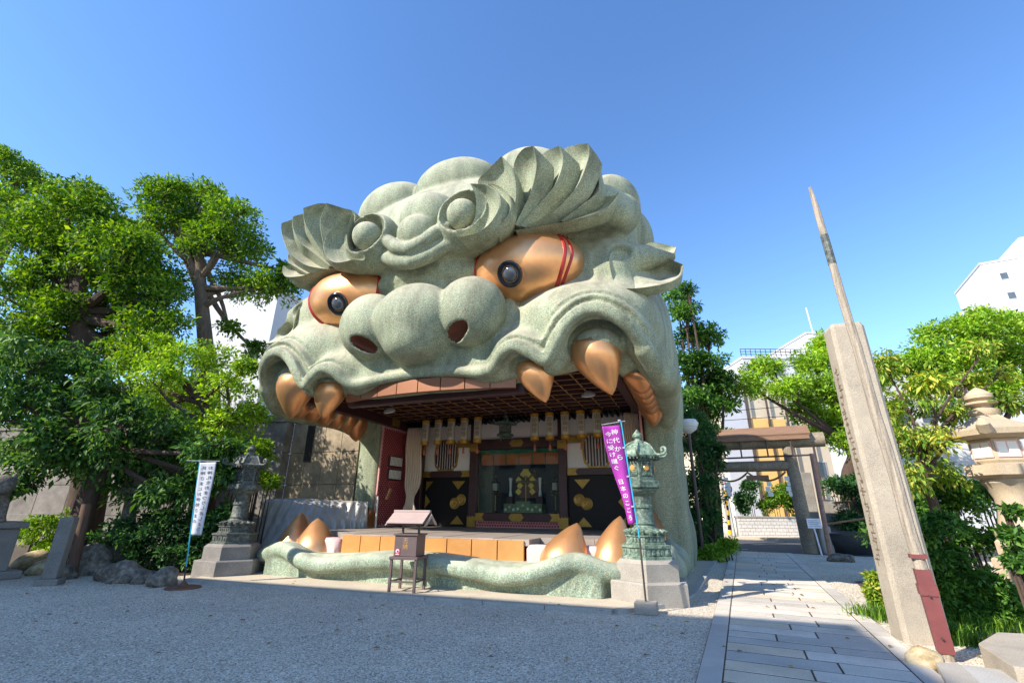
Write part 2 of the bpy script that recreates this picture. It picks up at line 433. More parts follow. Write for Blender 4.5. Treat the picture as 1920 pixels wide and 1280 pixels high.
for x0, n_, sg in ((1.05, 4, 1), (2.55, 3, 1), (3.3, 4, 1)):
    for i in range(n_):
        xx = x0 + i * .17
        K.chain(smooth_path([(xx, .07, -.02), (xx + .02, .08, .12), (xx + .1, .09, .27)], 4), .03, .02, cut=True)
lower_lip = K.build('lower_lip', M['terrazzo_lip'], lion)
del K

# ---- brow leaves, curls, ears: solid scoops lofted between a left edge and a crest
def Z2(x, y): return 860 + x * .2735, 250 + y * .2735
def scoop(name, A, C, n=20, dip=.16, back=.8, flank=.2, mat=None, parent=lion, mirror=True):
    """A: left edge, C: crest, base to tip, in the head's frame"""
    A = resample(A, n); C = resample(C, n)
    for s_ in ((1, -1) if mirror else (1,)):
        rings = []
        for i, (a, c) in enumerate(zip(A, C)):
            w = (c - a).length; d = min(1.0, w / .5)
            t = i / (n - 1); e = (1 - t) ** .5
            ring = [a]
            for q in (.2, .4, .6, .8): 
                p = a.lerp(c, q); p = p + Vector((0, dip * d * math.sin(math.pi * q) * 1.0, 0)); ring.append(p)
            ring.append(c)
            b1 = c + Vector((.03 * d, .02 * d, 0)); b2 = c + Vector((flank * d, .35 * d, -.05 * d)); b3 = c.lerp(a, .4) + Vector((0, dip * d + .08 + back * (.25 + .75 * e) * d, 0)); b4 = a + Vector((0, .04 + back * .5 * e * d, 0))
            ring += [b1, b2, b3, b4]
            rings.append([Vector((p.x * s_, p.y, p.z)) for p in ring])
        mb = MB().loft(rings); mb.build(name, mat or M['terrazzo'], parent, smooth=True)
def SS(pts, l0, l1, pw=1.0):
    n = len(pts); return [S(*Z2(*p), l0 + (l1 - l0) * (i / (n - 1)) ** pw) for i, p in enumerate(pts)]
# base -> tip, points read off an enlargement of the photograph
scoop('brow_leaf', SS([(260, 600), (190, 450), (130, 335), (200, 250), (295, 155)], -.7, -1.3), SS([(330, 610), (385, 480), (392, 360), (372, 260), (295, 155)], -.8, -1.3), dip=.14, flank=.05)
scoop('brow_leaf', SS([(335, 620), (376, 450), (372, 300), (385, 190), (440, 108), (510, 88)], -.5, -1.3, 1.6), SS([(385, 625), (480, 440), (520, 310), (534, 200), (510, 88)], -.7, -1.32), dip=.3, flank=.3)
scoop('brow_leaf', SS([(390, 630), (520, 480), (590, 330), (580, 220), (566, 160), (620, 112), (690, 88)], -.25, -1.1, 3), SS([(420, 632), (590, 440), (662, 350), (704, 250), (716, 160), (690, 88)], -.66, -1.13), dip=.24, flank=.3)
scoop('brow_leaf', SS([(440, 635), (600, 490), (720, 350), (740, 220), (712, 118), (790, 82), (885, 70)], -.15, -.95, 3), SS([(470, 640), (640, 545), (740, 450), (820, 350), (872, 230), (897, 130), (885, 70)], -.62, -.96), dip=.26, flank=.22)
scoop('brow_leaf', SS([(640, 560), (790, 420), (860, 260), (895, 148), (940, 150)], -.3, -.4), SS([(700, 600), (860, 480), (960, 390), (948, 260), (940, 150)], -.5, -.4), dip=.15, flank=.1)
scoop('brow_leaf', SS([(400, 640), (600, 570), (800, 440), (960, 436), (1075, 427), (1100, 402)], -.1, -.2), SS([(380, 665), (600, 628), (760, 598), (900, 560), (1000, 520), (1070, 455), (1100, 402)], -.62, -.22), dip=.22, flank=.0)
scoop('brow_crescent', SS([(-20, 700), (90, 620), (120, 520), (112, 420), (80, 345)], -1.0, -1.2), SS([(-20, 715), (120, 685), (220, 610), (278, 500), (262, 410), (190, 355), (80, 345)], -1.22, -1.2), dip=.24, flank=.12)
scoop('brow_crescent', SS([(170, 680), (270, 570), (285, 470), (255, 385), (200, 345)], -.85, -1.05), SS([(230, 668), (325, 580), (356, 500), (338, 420), (280, 362), (200, 345)], -1.02, -1.05), dip=.14, flank=.1)
for s_ in (1, -1):
    mb = MB(); mb.lathe([(.37 * math.sin(math.pi * i / 12) + 1e-4, -.37 * math.cos(math.pi * i / 12)) for i in range(13)], 20)
    o = mb.build('curl_ball', M['terrazzo'], lion, smooth=2); o.location = (1.33 * s_, -.90, 7.92)
# ears
scoop('ear', [S(1152, 535, .25), S(1143, 497, .2), S(1145, 473, .3), S(1168, 470, .5), S(1196, 487, .8), S(1222, 474, 1.0), S(1281, 496, 1.0)],
      [S(1166, 541, .1), S(1195, 540, .1), S(1225, 536, .2), S(1248, 530, .4), S(1265, 523, .7), S(1276, 514, .9), S(1281, 496, 1.0)], n=22, dip=.4, back=.6, flank=0)
scoop('ear_tip', [S(1200, 485, 2.0), S(1216, 455, 2.1), S(1268, 463, 2.2)], [S(1235, 505, 1.9), S(1255, 490, 2.0), S(1268, 463, 2.2)], dip=.1, back=.5, flank=0)

# ---- eyes
def ellipsoid(mb, c, r, n=28, m=18, M_=None):
    rings = []
    for i in range(m + 1):
        a = math.pi * i / m; rr = max(1e-3, math.sin(a))
        rings.append([Vector((c[0] + r[0] * rr * math.cos(2 * math.pi * j / n), c[1] + r[1] * rr * math.sin(2 * math.pi * j / n), c[2] - r[2] * math.cos(a))) for j in range(n)])
    if M_ is not None: rings = [[M_ @ p for p in q] for q in rings]
    return mb.loft(rings)
for s_ in (1, -1):
    EC = Vector((2.5 * s_, .30, 6.88)); ER = (1.37, .90, .85)
    eye = ellipsoid(MB(), EC, ER, 40, 26).build('eye', M['gold'], lion, smooth=2)
    def on_eye(x, z, out=0.0):
        q = 1 - ((x - EC.x) / ER[0]) ** 2 - ((z - EC.z) / ER[2]) ** 2
        return Vector((x, EC.y - ER[1] * math.sqrt(max(0, q)) - out, z))
    pc = on_eye(2.36 * s_, 6.42)
    nrm = Vector(((pc.x - EC.x) / ER[0] ** 2, (pc.y - EC.y) / ER[1] ** 2, (pc.z - EC.z) / ER[2] ** 2)).normalized()
    Mx = Matrix.Translation(pc) @ nrm.to_track_quat('Z', 'Y').to_matrix().to_4x4()
    pu = MB().lathe([(.30, -.10), (.30, .035), (.27, .06), (.20, .045), (.19, .0)], 28, M=Mx).build('pupil', M['black'], eye, smooth=True)
    MB().lathe([(.185, .0), (.16, .05), (.10, .085), (.03, .10)], 24, M=Mx).build('lens', M['lens'], pu, smooth=2)
    MB().lathe([(.315, -.10), (.315, .012), (.30, .016)], 28, M=Mx).build('pupil_rim', M['gold'], pu, smooth=True)
    for xm, bulge, w in ((1.24, .30, .045), (1.38, .30, .055), (3.56, -.42, .055), (3.69, -.42, .045)):
        arc = []
        for a in range(-84, 85, 8):
            x_ = xm + bulge * (1 - math.cos(R(a)))
            zz = EC.z + ER[2] * math.sqrt(max(0, 1 - ((x_ - 2.5) / ER[0]) ** 2)) * math.sin(R(a)) * .99
            arc.append(on_eye(s_ * x_, zz, -.035))
        MB().tube(arc, w, 8).build('red_eye_line', M['red'], eye, smooth=True)

# ---- nostrils: the hollows have a copper lining
head.data.materials.append(M['dark_hole'])
nv = len(head.data.polygons); cc = np.empty(nv * 3, dtype=np.float32); head.data.polygons.foreach_get('center', cc); cc = cc.reshape(-1, 3)
from mathutils import Euler
q3 = cc.copy(); q3[:, 0] = np.abs(q3[:, 0])
q3 = (q3 - np.array(NOSTRIL[0], dtype=np.float32)) @ np.array(Euler([R(a) for a in NOSTRIL[2]]).to_matrix(), dtype=np.float32)
dmin = np.sqrt((q3[:, 0] / NOSTRIL[1][0]) ** 2 + (q3[:, 1] / NOSTRIL[1][1]) ** 2 + (q3[:, 2] / NOSTRIL[1][2]) ** 2) - 1.02
head.data.polygons.foreach_set('material_index', (dmin < 0).astype(np.int32))

# ---- teeth
def fang(name, base, tip, rx, ry, bend=(0, 0, 0), mat=None, n=16, p=1.6, s_=1):
    base = Vector(base); tip = Vector(tip); bend = Vector(bend); rings = []
    m = 12
    for i in range(m + 1):
        t = i / m; c = base.lerp(tip, t) + bend * math.sin(math.pi * t * .9)
        w = max(.02, (1 - t ** p)) ** .72; w = w * (1 + .12 * math.sin(math.pi * min(1, t * 1.4)))
        if i == m: w = .03
        rings.append([Vector(((c.x + rx * w * math.cos(2 * math.pi * j / n)) * s_, c.y + ry * w * math.sin(2 * math.pi * j / n), c.z)) for j in range(n)])
    return MB().loft(rings).build(name, mat or M['gold'], lion, smooth=2)
for s_ in (1, -1):
    fang('upper_fang', (2.72, .16, 4.46), (2.95, .23, 3.62), .39, .35, (-.06, -.06, 0), s_=s_, p=1.9)
    fang('upper_fang', (4.02, .26, 4.80), (4.30, .5, 3.74), .50, .44, (-.08, -.10, 0), s_=s_, p=1.9)
    for i in range(6):
        y = 1.15 + i * .52; big = 1.0 if i < 5 else 1.35
        fang('upper_side_tooth', (4.74, y, 4.3), (4.80, y + .12, 3.90 - .02 * i - (.2 if i == 5 else 0)), .30, .30 * (1 if i < 5 else 1.2), (.04, 0, 0), M['gold_dark'], p=2.6, s_=s_)
    fang('lower_fang', (3.10, .72, .40), (3.36, .98, 1.26), .46, .40, (-.10, -.06, 0), s_=s_, p=2.1)
    fang('lower_fang', (4.02, 1.02, .40), (4.18, 1.28, 1.40), .42, .42, (-.06, -.04, 0), s_=s_, p=1.8)
    for i in range(4):
        y = 2.3 + i * .55
        fang('lower_side_tooth', (4.55, y, .7), (4.55, y + .1, 1.12), .22, .26, (0, 0, 0), M['gold_dark'], p=2.2, s_=s_)
    fang('lower_side_tooth', (4.5, 4.5, .7), (4.5, 4.75, 1.50), .32, .36, (0, -.06, 0), M['gold_dark'], p=1.8, s_=s_)
def plate(name, ang0, ang1, rad, cy, z0, z1, th, mat, gap=.012):
    """one tooth plate on the arc of the jaw"""
    vs_ = []
    g = gap / rad
    pr = MB(); q = []
    for z in (z0, z1):
        for a, rr in ((ang0 + g, rad), (ang1 - g, rad), (ang1 - g, rad - th), (ang0 + g, rad - th)):
            q.append(Vector((rr * math.sin(a), cy - rr * math.cos(a), z)))
    pr.loft([q[:4], q[4:]]); return pr.build(name, mat, lion)
# upper: chord 4.56 m, sagitta about .35 m
half = 2.28; sag = .34; rad = (half * half + sag * sag) / (2 * sag); cy = -.14 + rad; a1 = math.asin(half / rad)
for i in range(8): plate('upper_tooth_plate', -a1 + 2 * a1 * i / 8, -a1 + 2 * a1 * (i + 1) / 8, rad, cy, 4.0, 4.30, .12, M['panel_brown'])
sag = .12; rad = (half * half + sag * sag) / (2 * sag); cy = .58 + rad; a1 = math.asin(half / rad)
for i in range(8): plate('lower_tooth_plate', -a1 + 2 * a1 * i / 8, -a1 + 2 * a1 * (i + 1) / 8, rad, cy, .5, .91, .12, M['panel_gold'])
for s_ in (1, -1):
    for x0, x1, y0, y1 in ((2.34, 3.0, .62, 1.0), (3.2, 3.95, .8, 1.2)):
        MB().box(min(s_ * x0, s_ * x1), max(s_ * x0, s_ * x1), y0, y1, .4, .84, .07).build('pink_gum', M['pink'], lion, smooth=True)
    MB().box(min(s_ * 4.0, s_ * 4.5), max(s_ * 4.0, s_ * 4.5), 1.3, 4.5, .4, .86, .08).build('pink_gum', M['pink'], lion, smooth=True)
# ================================================================== THE STAGE IN THE MOUTH (parts of the lion head stage)
M['dark_wood'] = simple('dark_lacquered_wood', lin((62, 34, 36)), .45, 0, .2, 5, .05)
M['ceiling'] = simple('ceiling_boards', lin((70, 40, 38)), .6, 0, .2, 5)
M['brass'] = simple('brass_fitting', lin((158, 126, 58)), .42, .6, .2, 9, .2, 60)
M['gold_line'] = simple('gold_leaf', lin((196, 150, 84)), .5, .3, .15)
M['plaster'] = simple('white_plaster', lin((214, 206, 200)), .9, 0, .04, 3)
M['lacquer_black'] = simple('black_lacquer', (.007, .006, .007), .5, 0, .2, spec=.25)
M['stage_boards'] = simple('stage_boards', lin((150, 138, 128)), .55, 0, .15, 3, .05, stretch=(.4, 4, 1))
M['hex_red'] = simple('red_hex_tile', lin((140, 50, 58)), .4, 0, .2, 8)
M['hex_grout'] = simple('pink_grout', lin((196, 140, 136)), .8, 0, .1)
M['curtain'] = simple('beige_curtain', lin((204, 184, 162)), .9, 0, .08, 3)
M['paper'] = simple('paper', lin((226, 222, 212)), .9, 0, .04)
M['lantern_paper'] = simple('lantern_paper', lin((172, 170, 154)), .8, 0, .10, 20)
M['lantern_gold'] = simple('lantern_gold', lin((176, 130, 44)), .45, .3, .1)
M['lantern_ink'] = simple('lantern_gold_ink', lin((120, 84, 30)), .6, .2, .1)
M['tassel'] = simple('tassel_cord', lin((176, 96, 70)), .8, 0, .2)
M['bronze_green'] = stone('bronze_verdigris', [lin((54, 74, 64)), lin((84, 104, 92)), lin((122, 140, 124))], 18, .6, .4, 30, .3)
M['bronze_light'] = stone('bronze_verdigris_pale', [lin((66, 86, 74)), lin((112, 134, 116)), lin((156, 172, 152))], 14, .6, .4, 30, .3)
M['bronze_dark'] = stone('bronze_dark', [lin((58, 62, 58)), lin((84, 90, 84)), lin((118, 122, 114))], 16, .6, .35, 30, .3)
M['teal_cloth'] = simple('green_silk', lin((20, 110, 84)), .5, 0, .15)
M['orange_cloth'] = simple('orange_blind', lin((186, 108, 58)), .7, 0, .12, 8, stretch=(1, 1, 12))
M['gold_paper'] = simple('gold_paper', lin((222, 188, 72)), .35, .35, .06)
M['white_porcelain'] = simple('white_porcelain', (.75, .74, .72), .25, 0, .03)
M['brocade'] = simple('green_brocade', lin((112, 138, 92)), .6, 0, .55, 16)
M['lamp_white'] = simple('lamp_housing', (.6, .6, .6), .4, 0, .05)

FL = .93; CZ = 4.68
for i in range(22):                       # floor boards of the stage
    x0 = -4.36 + i * 8.72 / 22
    MB().box(x0 + .004, x0 + 8.72 / 22 - .004, .74 if abs(x0 + .2) < 2.2 else 1.5 if abs(x0 + .2) < 3.9 else 2.0, 6.56, FL - .12, FL + .003 * (i % 3)).build('floor_board', M['stage_boards'], lion)
MB().box(-4.40, 4.40, .76, 6.5, CZ - .02, CZ + .03).build('ceiling_panel', M['ceiling'], lion)
for i in range(17):
    x = -4.2 + i * 8.4 / 16; MB().box(x - .03, x + .03, .8, 6.1, CZ - .10, CZ - .021).build('ceiling_batten', M['gold_line'] if 0 else M['dark_wood'], lion)
    MB().box(x - .012, x + .012, .8, 6.1, CZ - .104, CZ - .0985).build('ceiling_gold_line', M['gold_line'], lion)
for i in range(11):
    y = .95 + i * 5.0 / 10; MB().box(-4.3, 4.3, y - .03, y + .03, CZ - .12, CZ - .022).build('ceiling_batten', M['dark_wood'], lion)
    MB().box(-4.3, 4.3, y - .012, y + .012, CZ - .124, CZ - .1185).build('ceiling_gold_line', M['gold_line'], lion)
MB().box(-2.4, 2.4, .42, .62, 3.92, 4.16, .02).build('front_beam', M['dark_wood'], lion)
for s_ in (-1, 1):
    MB().box(min(s_ * 4.18, s_ * 4.4), max(s_ * 4.18, s_ * 4.4), .9, 6.5, 4.25, 4.56, .02).build('side_beam', M['dark_wood'], lion)
    for y in (1.4, 4.9): MB().box(min(s_ * 4.14, s_ * 4.176), max(s_ * 4.14, s_ * 4.176), y, y + .42, 4.28, 4.53).build('brass_plate', M['brass'], lion)
for i in range(46):                       # fine rafters above the back wall
    x = -4.1 + i * 8.2 / 45; MB().box(x - .035, x + .035, 5.75, 6.42, 4.40, 4.52).build('rafter', M['lacquer_black'], lion)
YB = 6.5
# back wall
def wall_box(name, x0, x1, z0, z1, y0, y1, mat, c=0.0): return MB().box(x0, x1, y0, y1, z0, z1, c).build(name, mat, lion)
wall_box('plaster_wall', -4.4, -1.6, 2.72, 4.6, YB, YB + .08, M['plaster'])
wall_box('plaster_wall', 1.6, 4.4, 2.72, 4.6, YB, YB + .08, M['plaster'])
wall_box('plaster_wall', -1.6, 1.6, 3.86, 4.6, YB, YB + .08, M['plaster'])
for s_ in (-1, 1):
    for xc, w in ((1.63, .14), (3.82, .13)):
        p = wall_box('post', s_ * xc - w, s_ * xc + w, FL + .01, 4.66, YB - .16, YB + .1, M['dark_wood'], .015)
        for z0, z1 in ((FL + .012, 1.30), (3.42, 3.72)):
            zz = [(-w - .012, z0), (w + .012, z0)] + [(w + .012 - (2 * w + .024) * q / 6, z1 - (.05 if q % 2 else 0)) for q in range(7)]
            if z0 > 2: zz = [(x, z0 + z1 - z) for x, z in zz]
            MB().loft([[Vector((s_ * xc + x, YB - .175, z)) for x, z in zz], [Vector((s_ * xc + x, YB + .05, z)) for x, z in zz]]).build('brass_sleeve', M['brass'], p)
    # beam over the door, door, fittings
    wall_box('door_lintel', *(sorted((s_ * 1.78, s_ * 3.68))), 2.58, 2.80, YB - .1, YB + .1, M['dark_wood'], .01)
    for x0, d in ((1.78, 1), (3.68, -1)):
        pl = [(0, 2.585), (.34, 2.585), (.27, 2.69), (.34, 2.795), (0, 2.795)]
        MB().loft([[Vector((s_ * (x0 + d * x), yy, z)) for x, z in pl] for yy in (YB - .118, YB - .101)]).build('brass_plate', M['brass'], lion)
    door = wall_box('door', *(sorted((s_ * 1.78, s_ * 3.68))), FL + .012, 2.58, YB + .0, YB + .09, M['lacquer_black'])
    xs = 2.05, 3.62
    def tri(pts): MB().loft([[Vector((s_ * x, yy, z)) for x, z in pts] for yy in (YB - .022, YB - .003)]).build('brass_corner', M['brass'], door)
    tri([(1.98, 2.45), (2.50, 2.45), (2.24, 2.16)]); tri([(3.28, 2.45), (3.56, 2.45), (3.56, 2.12)])
    tri([(1.98, 1.02), (2.50, 1.02), (2.24, 1.30)]); tri([(3.28, 1.02), (3.56, 1.02), (3.56, 1.32)])
    tri([(3.56, 1.52), (3.36, 1.76), (3.56, 2.0)])
    for cx, cz, yo in ((2.36, 1.70, .024), (2.12, 1.82, .018)):
        Mx = Matrix.Translation((s_ * cx if s_ < 0 else cx, YB - .002, cz)) @ Matrix.Rotation(R(90), 4, 'X')
        cr_ = MB().lathe([(.19, 0), (.19, yo), (.165, yo + .008), (.15, yo), (.02, yo)], 24, M=Mx).build('door_crest', M['brass'], door, smooth=True)
        for q in range(3):
            a0 = R(120 * q); pts = [Mx @ Vector((.10 * (1 - t * .5) * math.cos(a0 + t * 2.6), .10 * (1 - t * .5) * math.sin(a0 + t * 2.6), yo + .004)) for t in [k / 6 for k in range(7)]]
            MB().tube(pts, [.035, .03, .025, .02, .016, .012, .006], 6).build('comma_mark', M['gold_line'], cr_, smooth=True)
    # scalloped lattice window
    wx, wz, ww, wh = s_ * 2.78, 3.36, .50, .56
    prof = [(0, -1.08), (.12, -1.0), (.62, -1.0), (.68, -.84), (.86, -.74), (.92, -.5), (.98, 0), (.92, .5), (.86, .74), (.68, .84), (.62, 1.0), (.12, 1.0), (0, 1.08)]
    ring = prof + [(-x, z) for x, z in reversed(prof[1:-1])]
    fr = MB().loft([[Vector((wx + x * ww * k, y, wz + z * wh * k)) for x, z in ring] for k, y in ((1.0, YB - .002), (1.0, YB - .06), (.9, YB - .06), (.88, YB - .004))], cap=False).build('lattice_window', M['brass'], lion)
    MB().loft([[Vector((wx + x * ww * .9, y, wz + z * wh * .9)) for x, z in ring] for y in (YB - .012, YB - .004)]).build('window_back', M['plaster'], fr)
    for q in range(9):
        x = wx + (-.8 + 1.6 * q / 8) * ww; hh = wh * (.9 if abs(q - 4) < 3 else .74 if abs(q - 4) < 4 else .55)
        MB().box(x - .028, x + .028, YB - .045, YB - .013, wz - hh, wz + hh).build('window_slat', M['dark_wood'], fr)
    MB().box(*(sorted((s_ * 1.8, s_ * 2.3))), YB - .09, YB - .004, 3.62, 3.86).build('brass_plate', M['brass'], lion)
    # red hexagon tiles on the side walls
    hx = MB(); hs_ = .075
    for a in range(24):
        for b in range(28):
            y = 4.80 + a * hs_ * 1.5 * .62; z = FL + .1 + (b + (.5 if a % 2 else 0)) * hs_ * 1.732
            if z > 4.15: continue
            rg = [[Vector((s_ * xx, y + hs_ * .62 * k * math.cos(R(60 * j)), z + hs_ * k * math.sin(R(60 * j)))) for j in range(6)] for xx, k in ((4.375, .80), (4.36, .72))]
            hx.loft(rg)
    MB().box(*(sorted((s_ * 4.376, s_ * 4.43))), 4.72, 6.49, FL + .01, 4.25).build('hex_wall', M['hex_grout'], lion)
    hx.build('hex_tiles', M['hex_red'], lion, kind='stuff')
wall_box('head_beam', -1.49, 1.49, 3.52, 3.86, YB - .12, YB + .1, M['dark_wood'], .015)
wall_box('sill_beam', -1.49, 1.49, 1.14, 1.40, YB - .12, YB + .1, M['dark_wood'], .015)
wall_box('hex_panel', -1.49, 1.49, FL + .01, 1.14, YB - .06, YB + .1, M['hex_grout'])
for a in range(31):
    for b in range(2):
        x = -1.43 + a * .0945 + (.047 if b else 0); z = 1.005 + b * .083
        if x > 1.45: continue
        if a == 0 and b == 0:
            MB().loft([[Vector((.042 * k * math.cos(R(60 * j + 30)), yy, .042 * k * math.sin(R(60 * j + 30)))) for j in range(6)] for yy, k in ((0, 1), (-.012, .9))]).build('hex_tile', M['hex_red'], lion); hx0 = bpy.data.objects['hex_tile']
            o = hx0
        else: o = hx0.copy(); link(o, lion)
        o.location = (x, YB - .061, z)
hexa = [(-.27, 0), (-.17, -.12), (.17, -.12), (.27, 0), (.17, .12), (-.17, .12)]
for zc in (3.69, 1.27): MB().loft([[Vector((x, yy, zc + z)) for x, z in hexa] for yy in (YB - .14, YB - .121)]).build('brass_plate', M['brass'], lion)
for s_ in (-1, 1):
    pl = [(1.48, 1.145), (1.15, 1.145), (1.24, 1.27), (1.15, 1.395), (1.48, 1.395)]
    MB().loft([[Vector((s_ * x, yy, z)) for x, z in pl] for yy in (YB - .14, YB - .121)]).build('brass_plate', M['brass'], lion)
# niche behind glass
nb = M['niche'] = simple('dark_niche', lin((22, 34, 36)), .7, 0, .3)
wall_box('niche_wall', -1.46, 1.46, 1.40, 3.52, 7.9, 7.95, nb)
wall_box('niche_floor', -1.46, 1.46, 1.36, 1.405, YB + .1, 7.9, M['lacquer_black'])
wall_box('green_valance', -1.46, 1.46, 3.36, 3.50, YB + .12, YB + .14, M['teal_cloth'])
for i in range(6):
    x0 = -1.44 + i * .48; wall_box('orange_blind', x0 + .02, x0 + .46, 2.98, 3.36, YB + .13, YB + .145, M['orange_cloth'])
    if i: wall_box('green_band', x0 - .018, x0 + .018, 2.96, 3.36, YB + .122, YB + .15, M['teal_cloth'])
gm, gnt, gbs = new_mat('glass_pane')
gnt.nodes.remove(gbs)
tr = gnt.nodes.new('ShaderNodeBsdfTransparent'); tr.inputs[0].default_value = (.93, .96, .95, 1); gl = gnt.nodes.new('ShaderNodeBsdfGlossy'); gl.inputs['Roughness'].default_value = .02
fz = gnt.nodes.new('ShaderNodeFresnel'); fz.inputs[0].default_value = 1.5; mx_ = gnt.nodes.new('ShaderNodeMixShader')
gnt.links.new(fz.outputs[0], mx_.inputs[0]); gnt.links.new(tr.outputs[0], mx_.inputs[1]); gnt.links.new(gl.outputs[0], mx_.inputs[2]); gnt.links.new(mx_.outputs[0], gnt.nodes['Material Output'].inputs[0])
wall_box('glass_pane', -1.48, 1.48, 1.402, 3.518, YB + .06, YB + .07, gm)
# notice frames on the left hex wall, curtains
for z0 in (2.45, 2.90):
    f_ = MB().box(-4.37, -4.30, 5.15, 5.95, z0, z0 + .38, .01).build('notice_frame', M['dark_wood'], lion)
    for q in range(9): MB().box(-4.299, -4.285, 5.2 + q * .083, 5.245 + q * .083, z0 + .04, z0 + .34).build('paper_slip', M['paper'], f_)
def drape(name, x0, x1, y, z0, z1, ztie, folds, parent, mat):
    rings = []; n = folds * 8
    for i in range(25):
        z = z1 + (z0 - z1) * i / 24
        w = 1.0 if z > ztie else 1.0
        pinch = 1 - .55 * math.exp(-((z - ztie) / .28) ** 2) - .12 * (1 if z < ztie - .2 else 0)
        row = []
        for j in range(n + 1):
            u = j / n; x = (x0 + x1) / 2 + (u - .5) * (x1 - x0) * pinch + .03 * math.sin(3 * z)
            row.append(Vector((x, y + (.05 * pinch) * math.sin(u * folds * 2 * math.pi + .6 * math.sin(z)), z)))
        rings.append(row)
    V = [p for r in rings for p in r]; m = n + 1
    Fq = [(i * m + j, i * m + j + 1, (i + 1) * m + j + 1, (i + 1) * m + j) for i in range(24) for j in range(n)]
    o = MB().add(V, Fq).build(name, mat, parent, smooth=2)
    md = o.modifiers.new('thick', 'SOLIDIFY'); md.thickness = .012
    return o
drape('stage_curtain', -4.05, -3.38, 5.75, FL + .02, 4.3, 1.85, 7, lion, M['curtain'])
drape('stage_curtain', 3.86, 4.28, 5.3, FL + .02, 4.3, 1.85, 7, lion, M['curtain'])

# ---- text
def text_mesh(body, size, align='CENTER', space=1.0):
    cu = bpy.data.curves.new('lettering', 'FONT'); cu.body = body; cu.size = size; cu.align_x = align; cu.space_line = space
    o = bpy.data.objects.new('lettering', cu); COL.objects.link(o)
    dg = bpy.context.evaluated_depsgraph_get(); me = bpy.data.meshes.new_from_object(o.evaluated_get(dg))
    bpy.data.objects.remove(o); bpy.data.curves.remove(cu)
    return me
def text_on(name, body, size, mat, parent, fn, space=1.0):
    """lettering laid on a surface: fn(u, v) -> point, u right and v up from the text's top centre"""
    me = text_mesh(body, size, 'CENTER', space)
    for v in me.vertices: v.co = fn(v.co.x, v.co.y - size * .8)
    me.materials.clear(); me.materials.append(mat)
    o = bpy.data.objects.new(name, me); return link(o, parent)

# ---- hanging paper lanterns, five on each side
def paper_lantern():
    r_ = empty('paper_lantern', (0, 0, 0))
    MB().lathe([(.125 + .006 * (k % 2), -.12 - .62 * k / 26) for k in range(27)], 18).build('paper_shade', M['lantern_paper'], r_, smooth=2)
    MB().lathe([(.02, .0), (.12, -.005), (.14, -.02), (.14, -.11), (.125, -.125), (.02, -.125)], 18).build('gold_cap', M['lantern_gold'], r_, smooth=True)
    MB().lathe([(.02, -.735), (.125, -.735), (.14, -.75), (.14, -.85), (.11, -.87), (.02, -.87)], 18).build('gold_foot', M['lantern_gold'], r_, smooth=True)
    MB().tube([(0, 0, 0), (0, 0, .16)], .012, 6).build('hanging_hook', M['lacquer_black'], r_)
    MB().tube([(0, 0, -.86), (0, 0, -1.0)], .006, 5).build('cord', M['tassel'], r_)
    MB().lathe([(.012, -1.0), (.035, -1.03), (.045, -1.2), (.01, -1.2)], 8).build('tassel', M['tassel'], r_)
    def cyl(u, v): a = u / .135 - R(90) + R(12); return Vector((.137 * math.cos(a), .137 * math.sin(a), -.16 + v))
    text_on('lettering', '御\n神\n燈', .175, M['lantern_ink'], r_, cyl, .95)
    return r_
pl0 = paper_lantern(); first = True
for side, xs in ((-1, [-3.02 + i * .505 for i in range(5)]), (1, [1.02 + i * .505 for i in range(5)])):
    for x in xs:
        o = pl0 if first else copy_tree(pl0); first = False
        o.location = LW(x, 5.3, 4.46 + .0 * x); o.rotation_euler = (0, 0, HEAD_RZ)
        k = (4 - xs.index(x)) if side < 0 else xs.index(x)
        tag(o, 'gold-capped cylindrical paper lantern, ' + ['first', 'second', 'third', 'fourth', 'fifth'][k] + ' from the bronze hanging lantern on ' + ('the beige curtain side' if side < 0 else 'the purple banner side'), 'lantern', 'paper lanterns under the stage ceiling')
# ---- hanging bronze lantern
bl = empty('hanging_bronze_lantern', LW(0, 5.3, 4.5), HEAD_RZ, 'small green bronze lantern hanging between the two rows of paper lanterns', 'lantern')
MB().tube([(0, 0, .1), (0, 0, -.1)], .014, 6).build('hook', M['bronze_dark'], bl)
MB().lathe([(.03, -.02), (.08, -.06), (.08, -.12), (.03, -.16)], 12).build('finial', M['bronze_green'], bl, smooth=True)
rf_ = MB().lathe([(.05, -.16), (.14, -.2), (.30, -.28), (.42, -.30), (.42, -.33), (.2, -.35)], 6).build('roof', M['bronze_green'], bl)
for q in range(6):
    a = R(60 * q); MB().tube([Vector((math.cos(a) * r0, math.sin(a) * r0, z0)) for r0, z0 in ((.38, -.31), (.46, -.30), (.50, -.26), (.47, -.23))], .02, 6).build('roof_curl', M['bronze_green'], rf_, smooth=True)
MB().lathe([(.18, -.35), (.22, -.37), (.22, -.62), (.18, -.64)], 6).build('fire_box', M['bronze_dark'], bl)
MB().lathe([(.18, -.64), (.27, -.66), (.29, -.72), (.2, -.76), (.05, -.78)], 12).build('petal_base', M['bronze_green'], bl, smooth=True)
for q in range(3):
    a = R(120 * q + 30); MB().tube([Vector((math.cos(a) * r0, math.sin(a) * r0, z0)) for r0, z0 in ((.15, -.74), (.22, -.80), (.24, -.86))], .022, 6).build('foot', M['bronze_green'], bl)
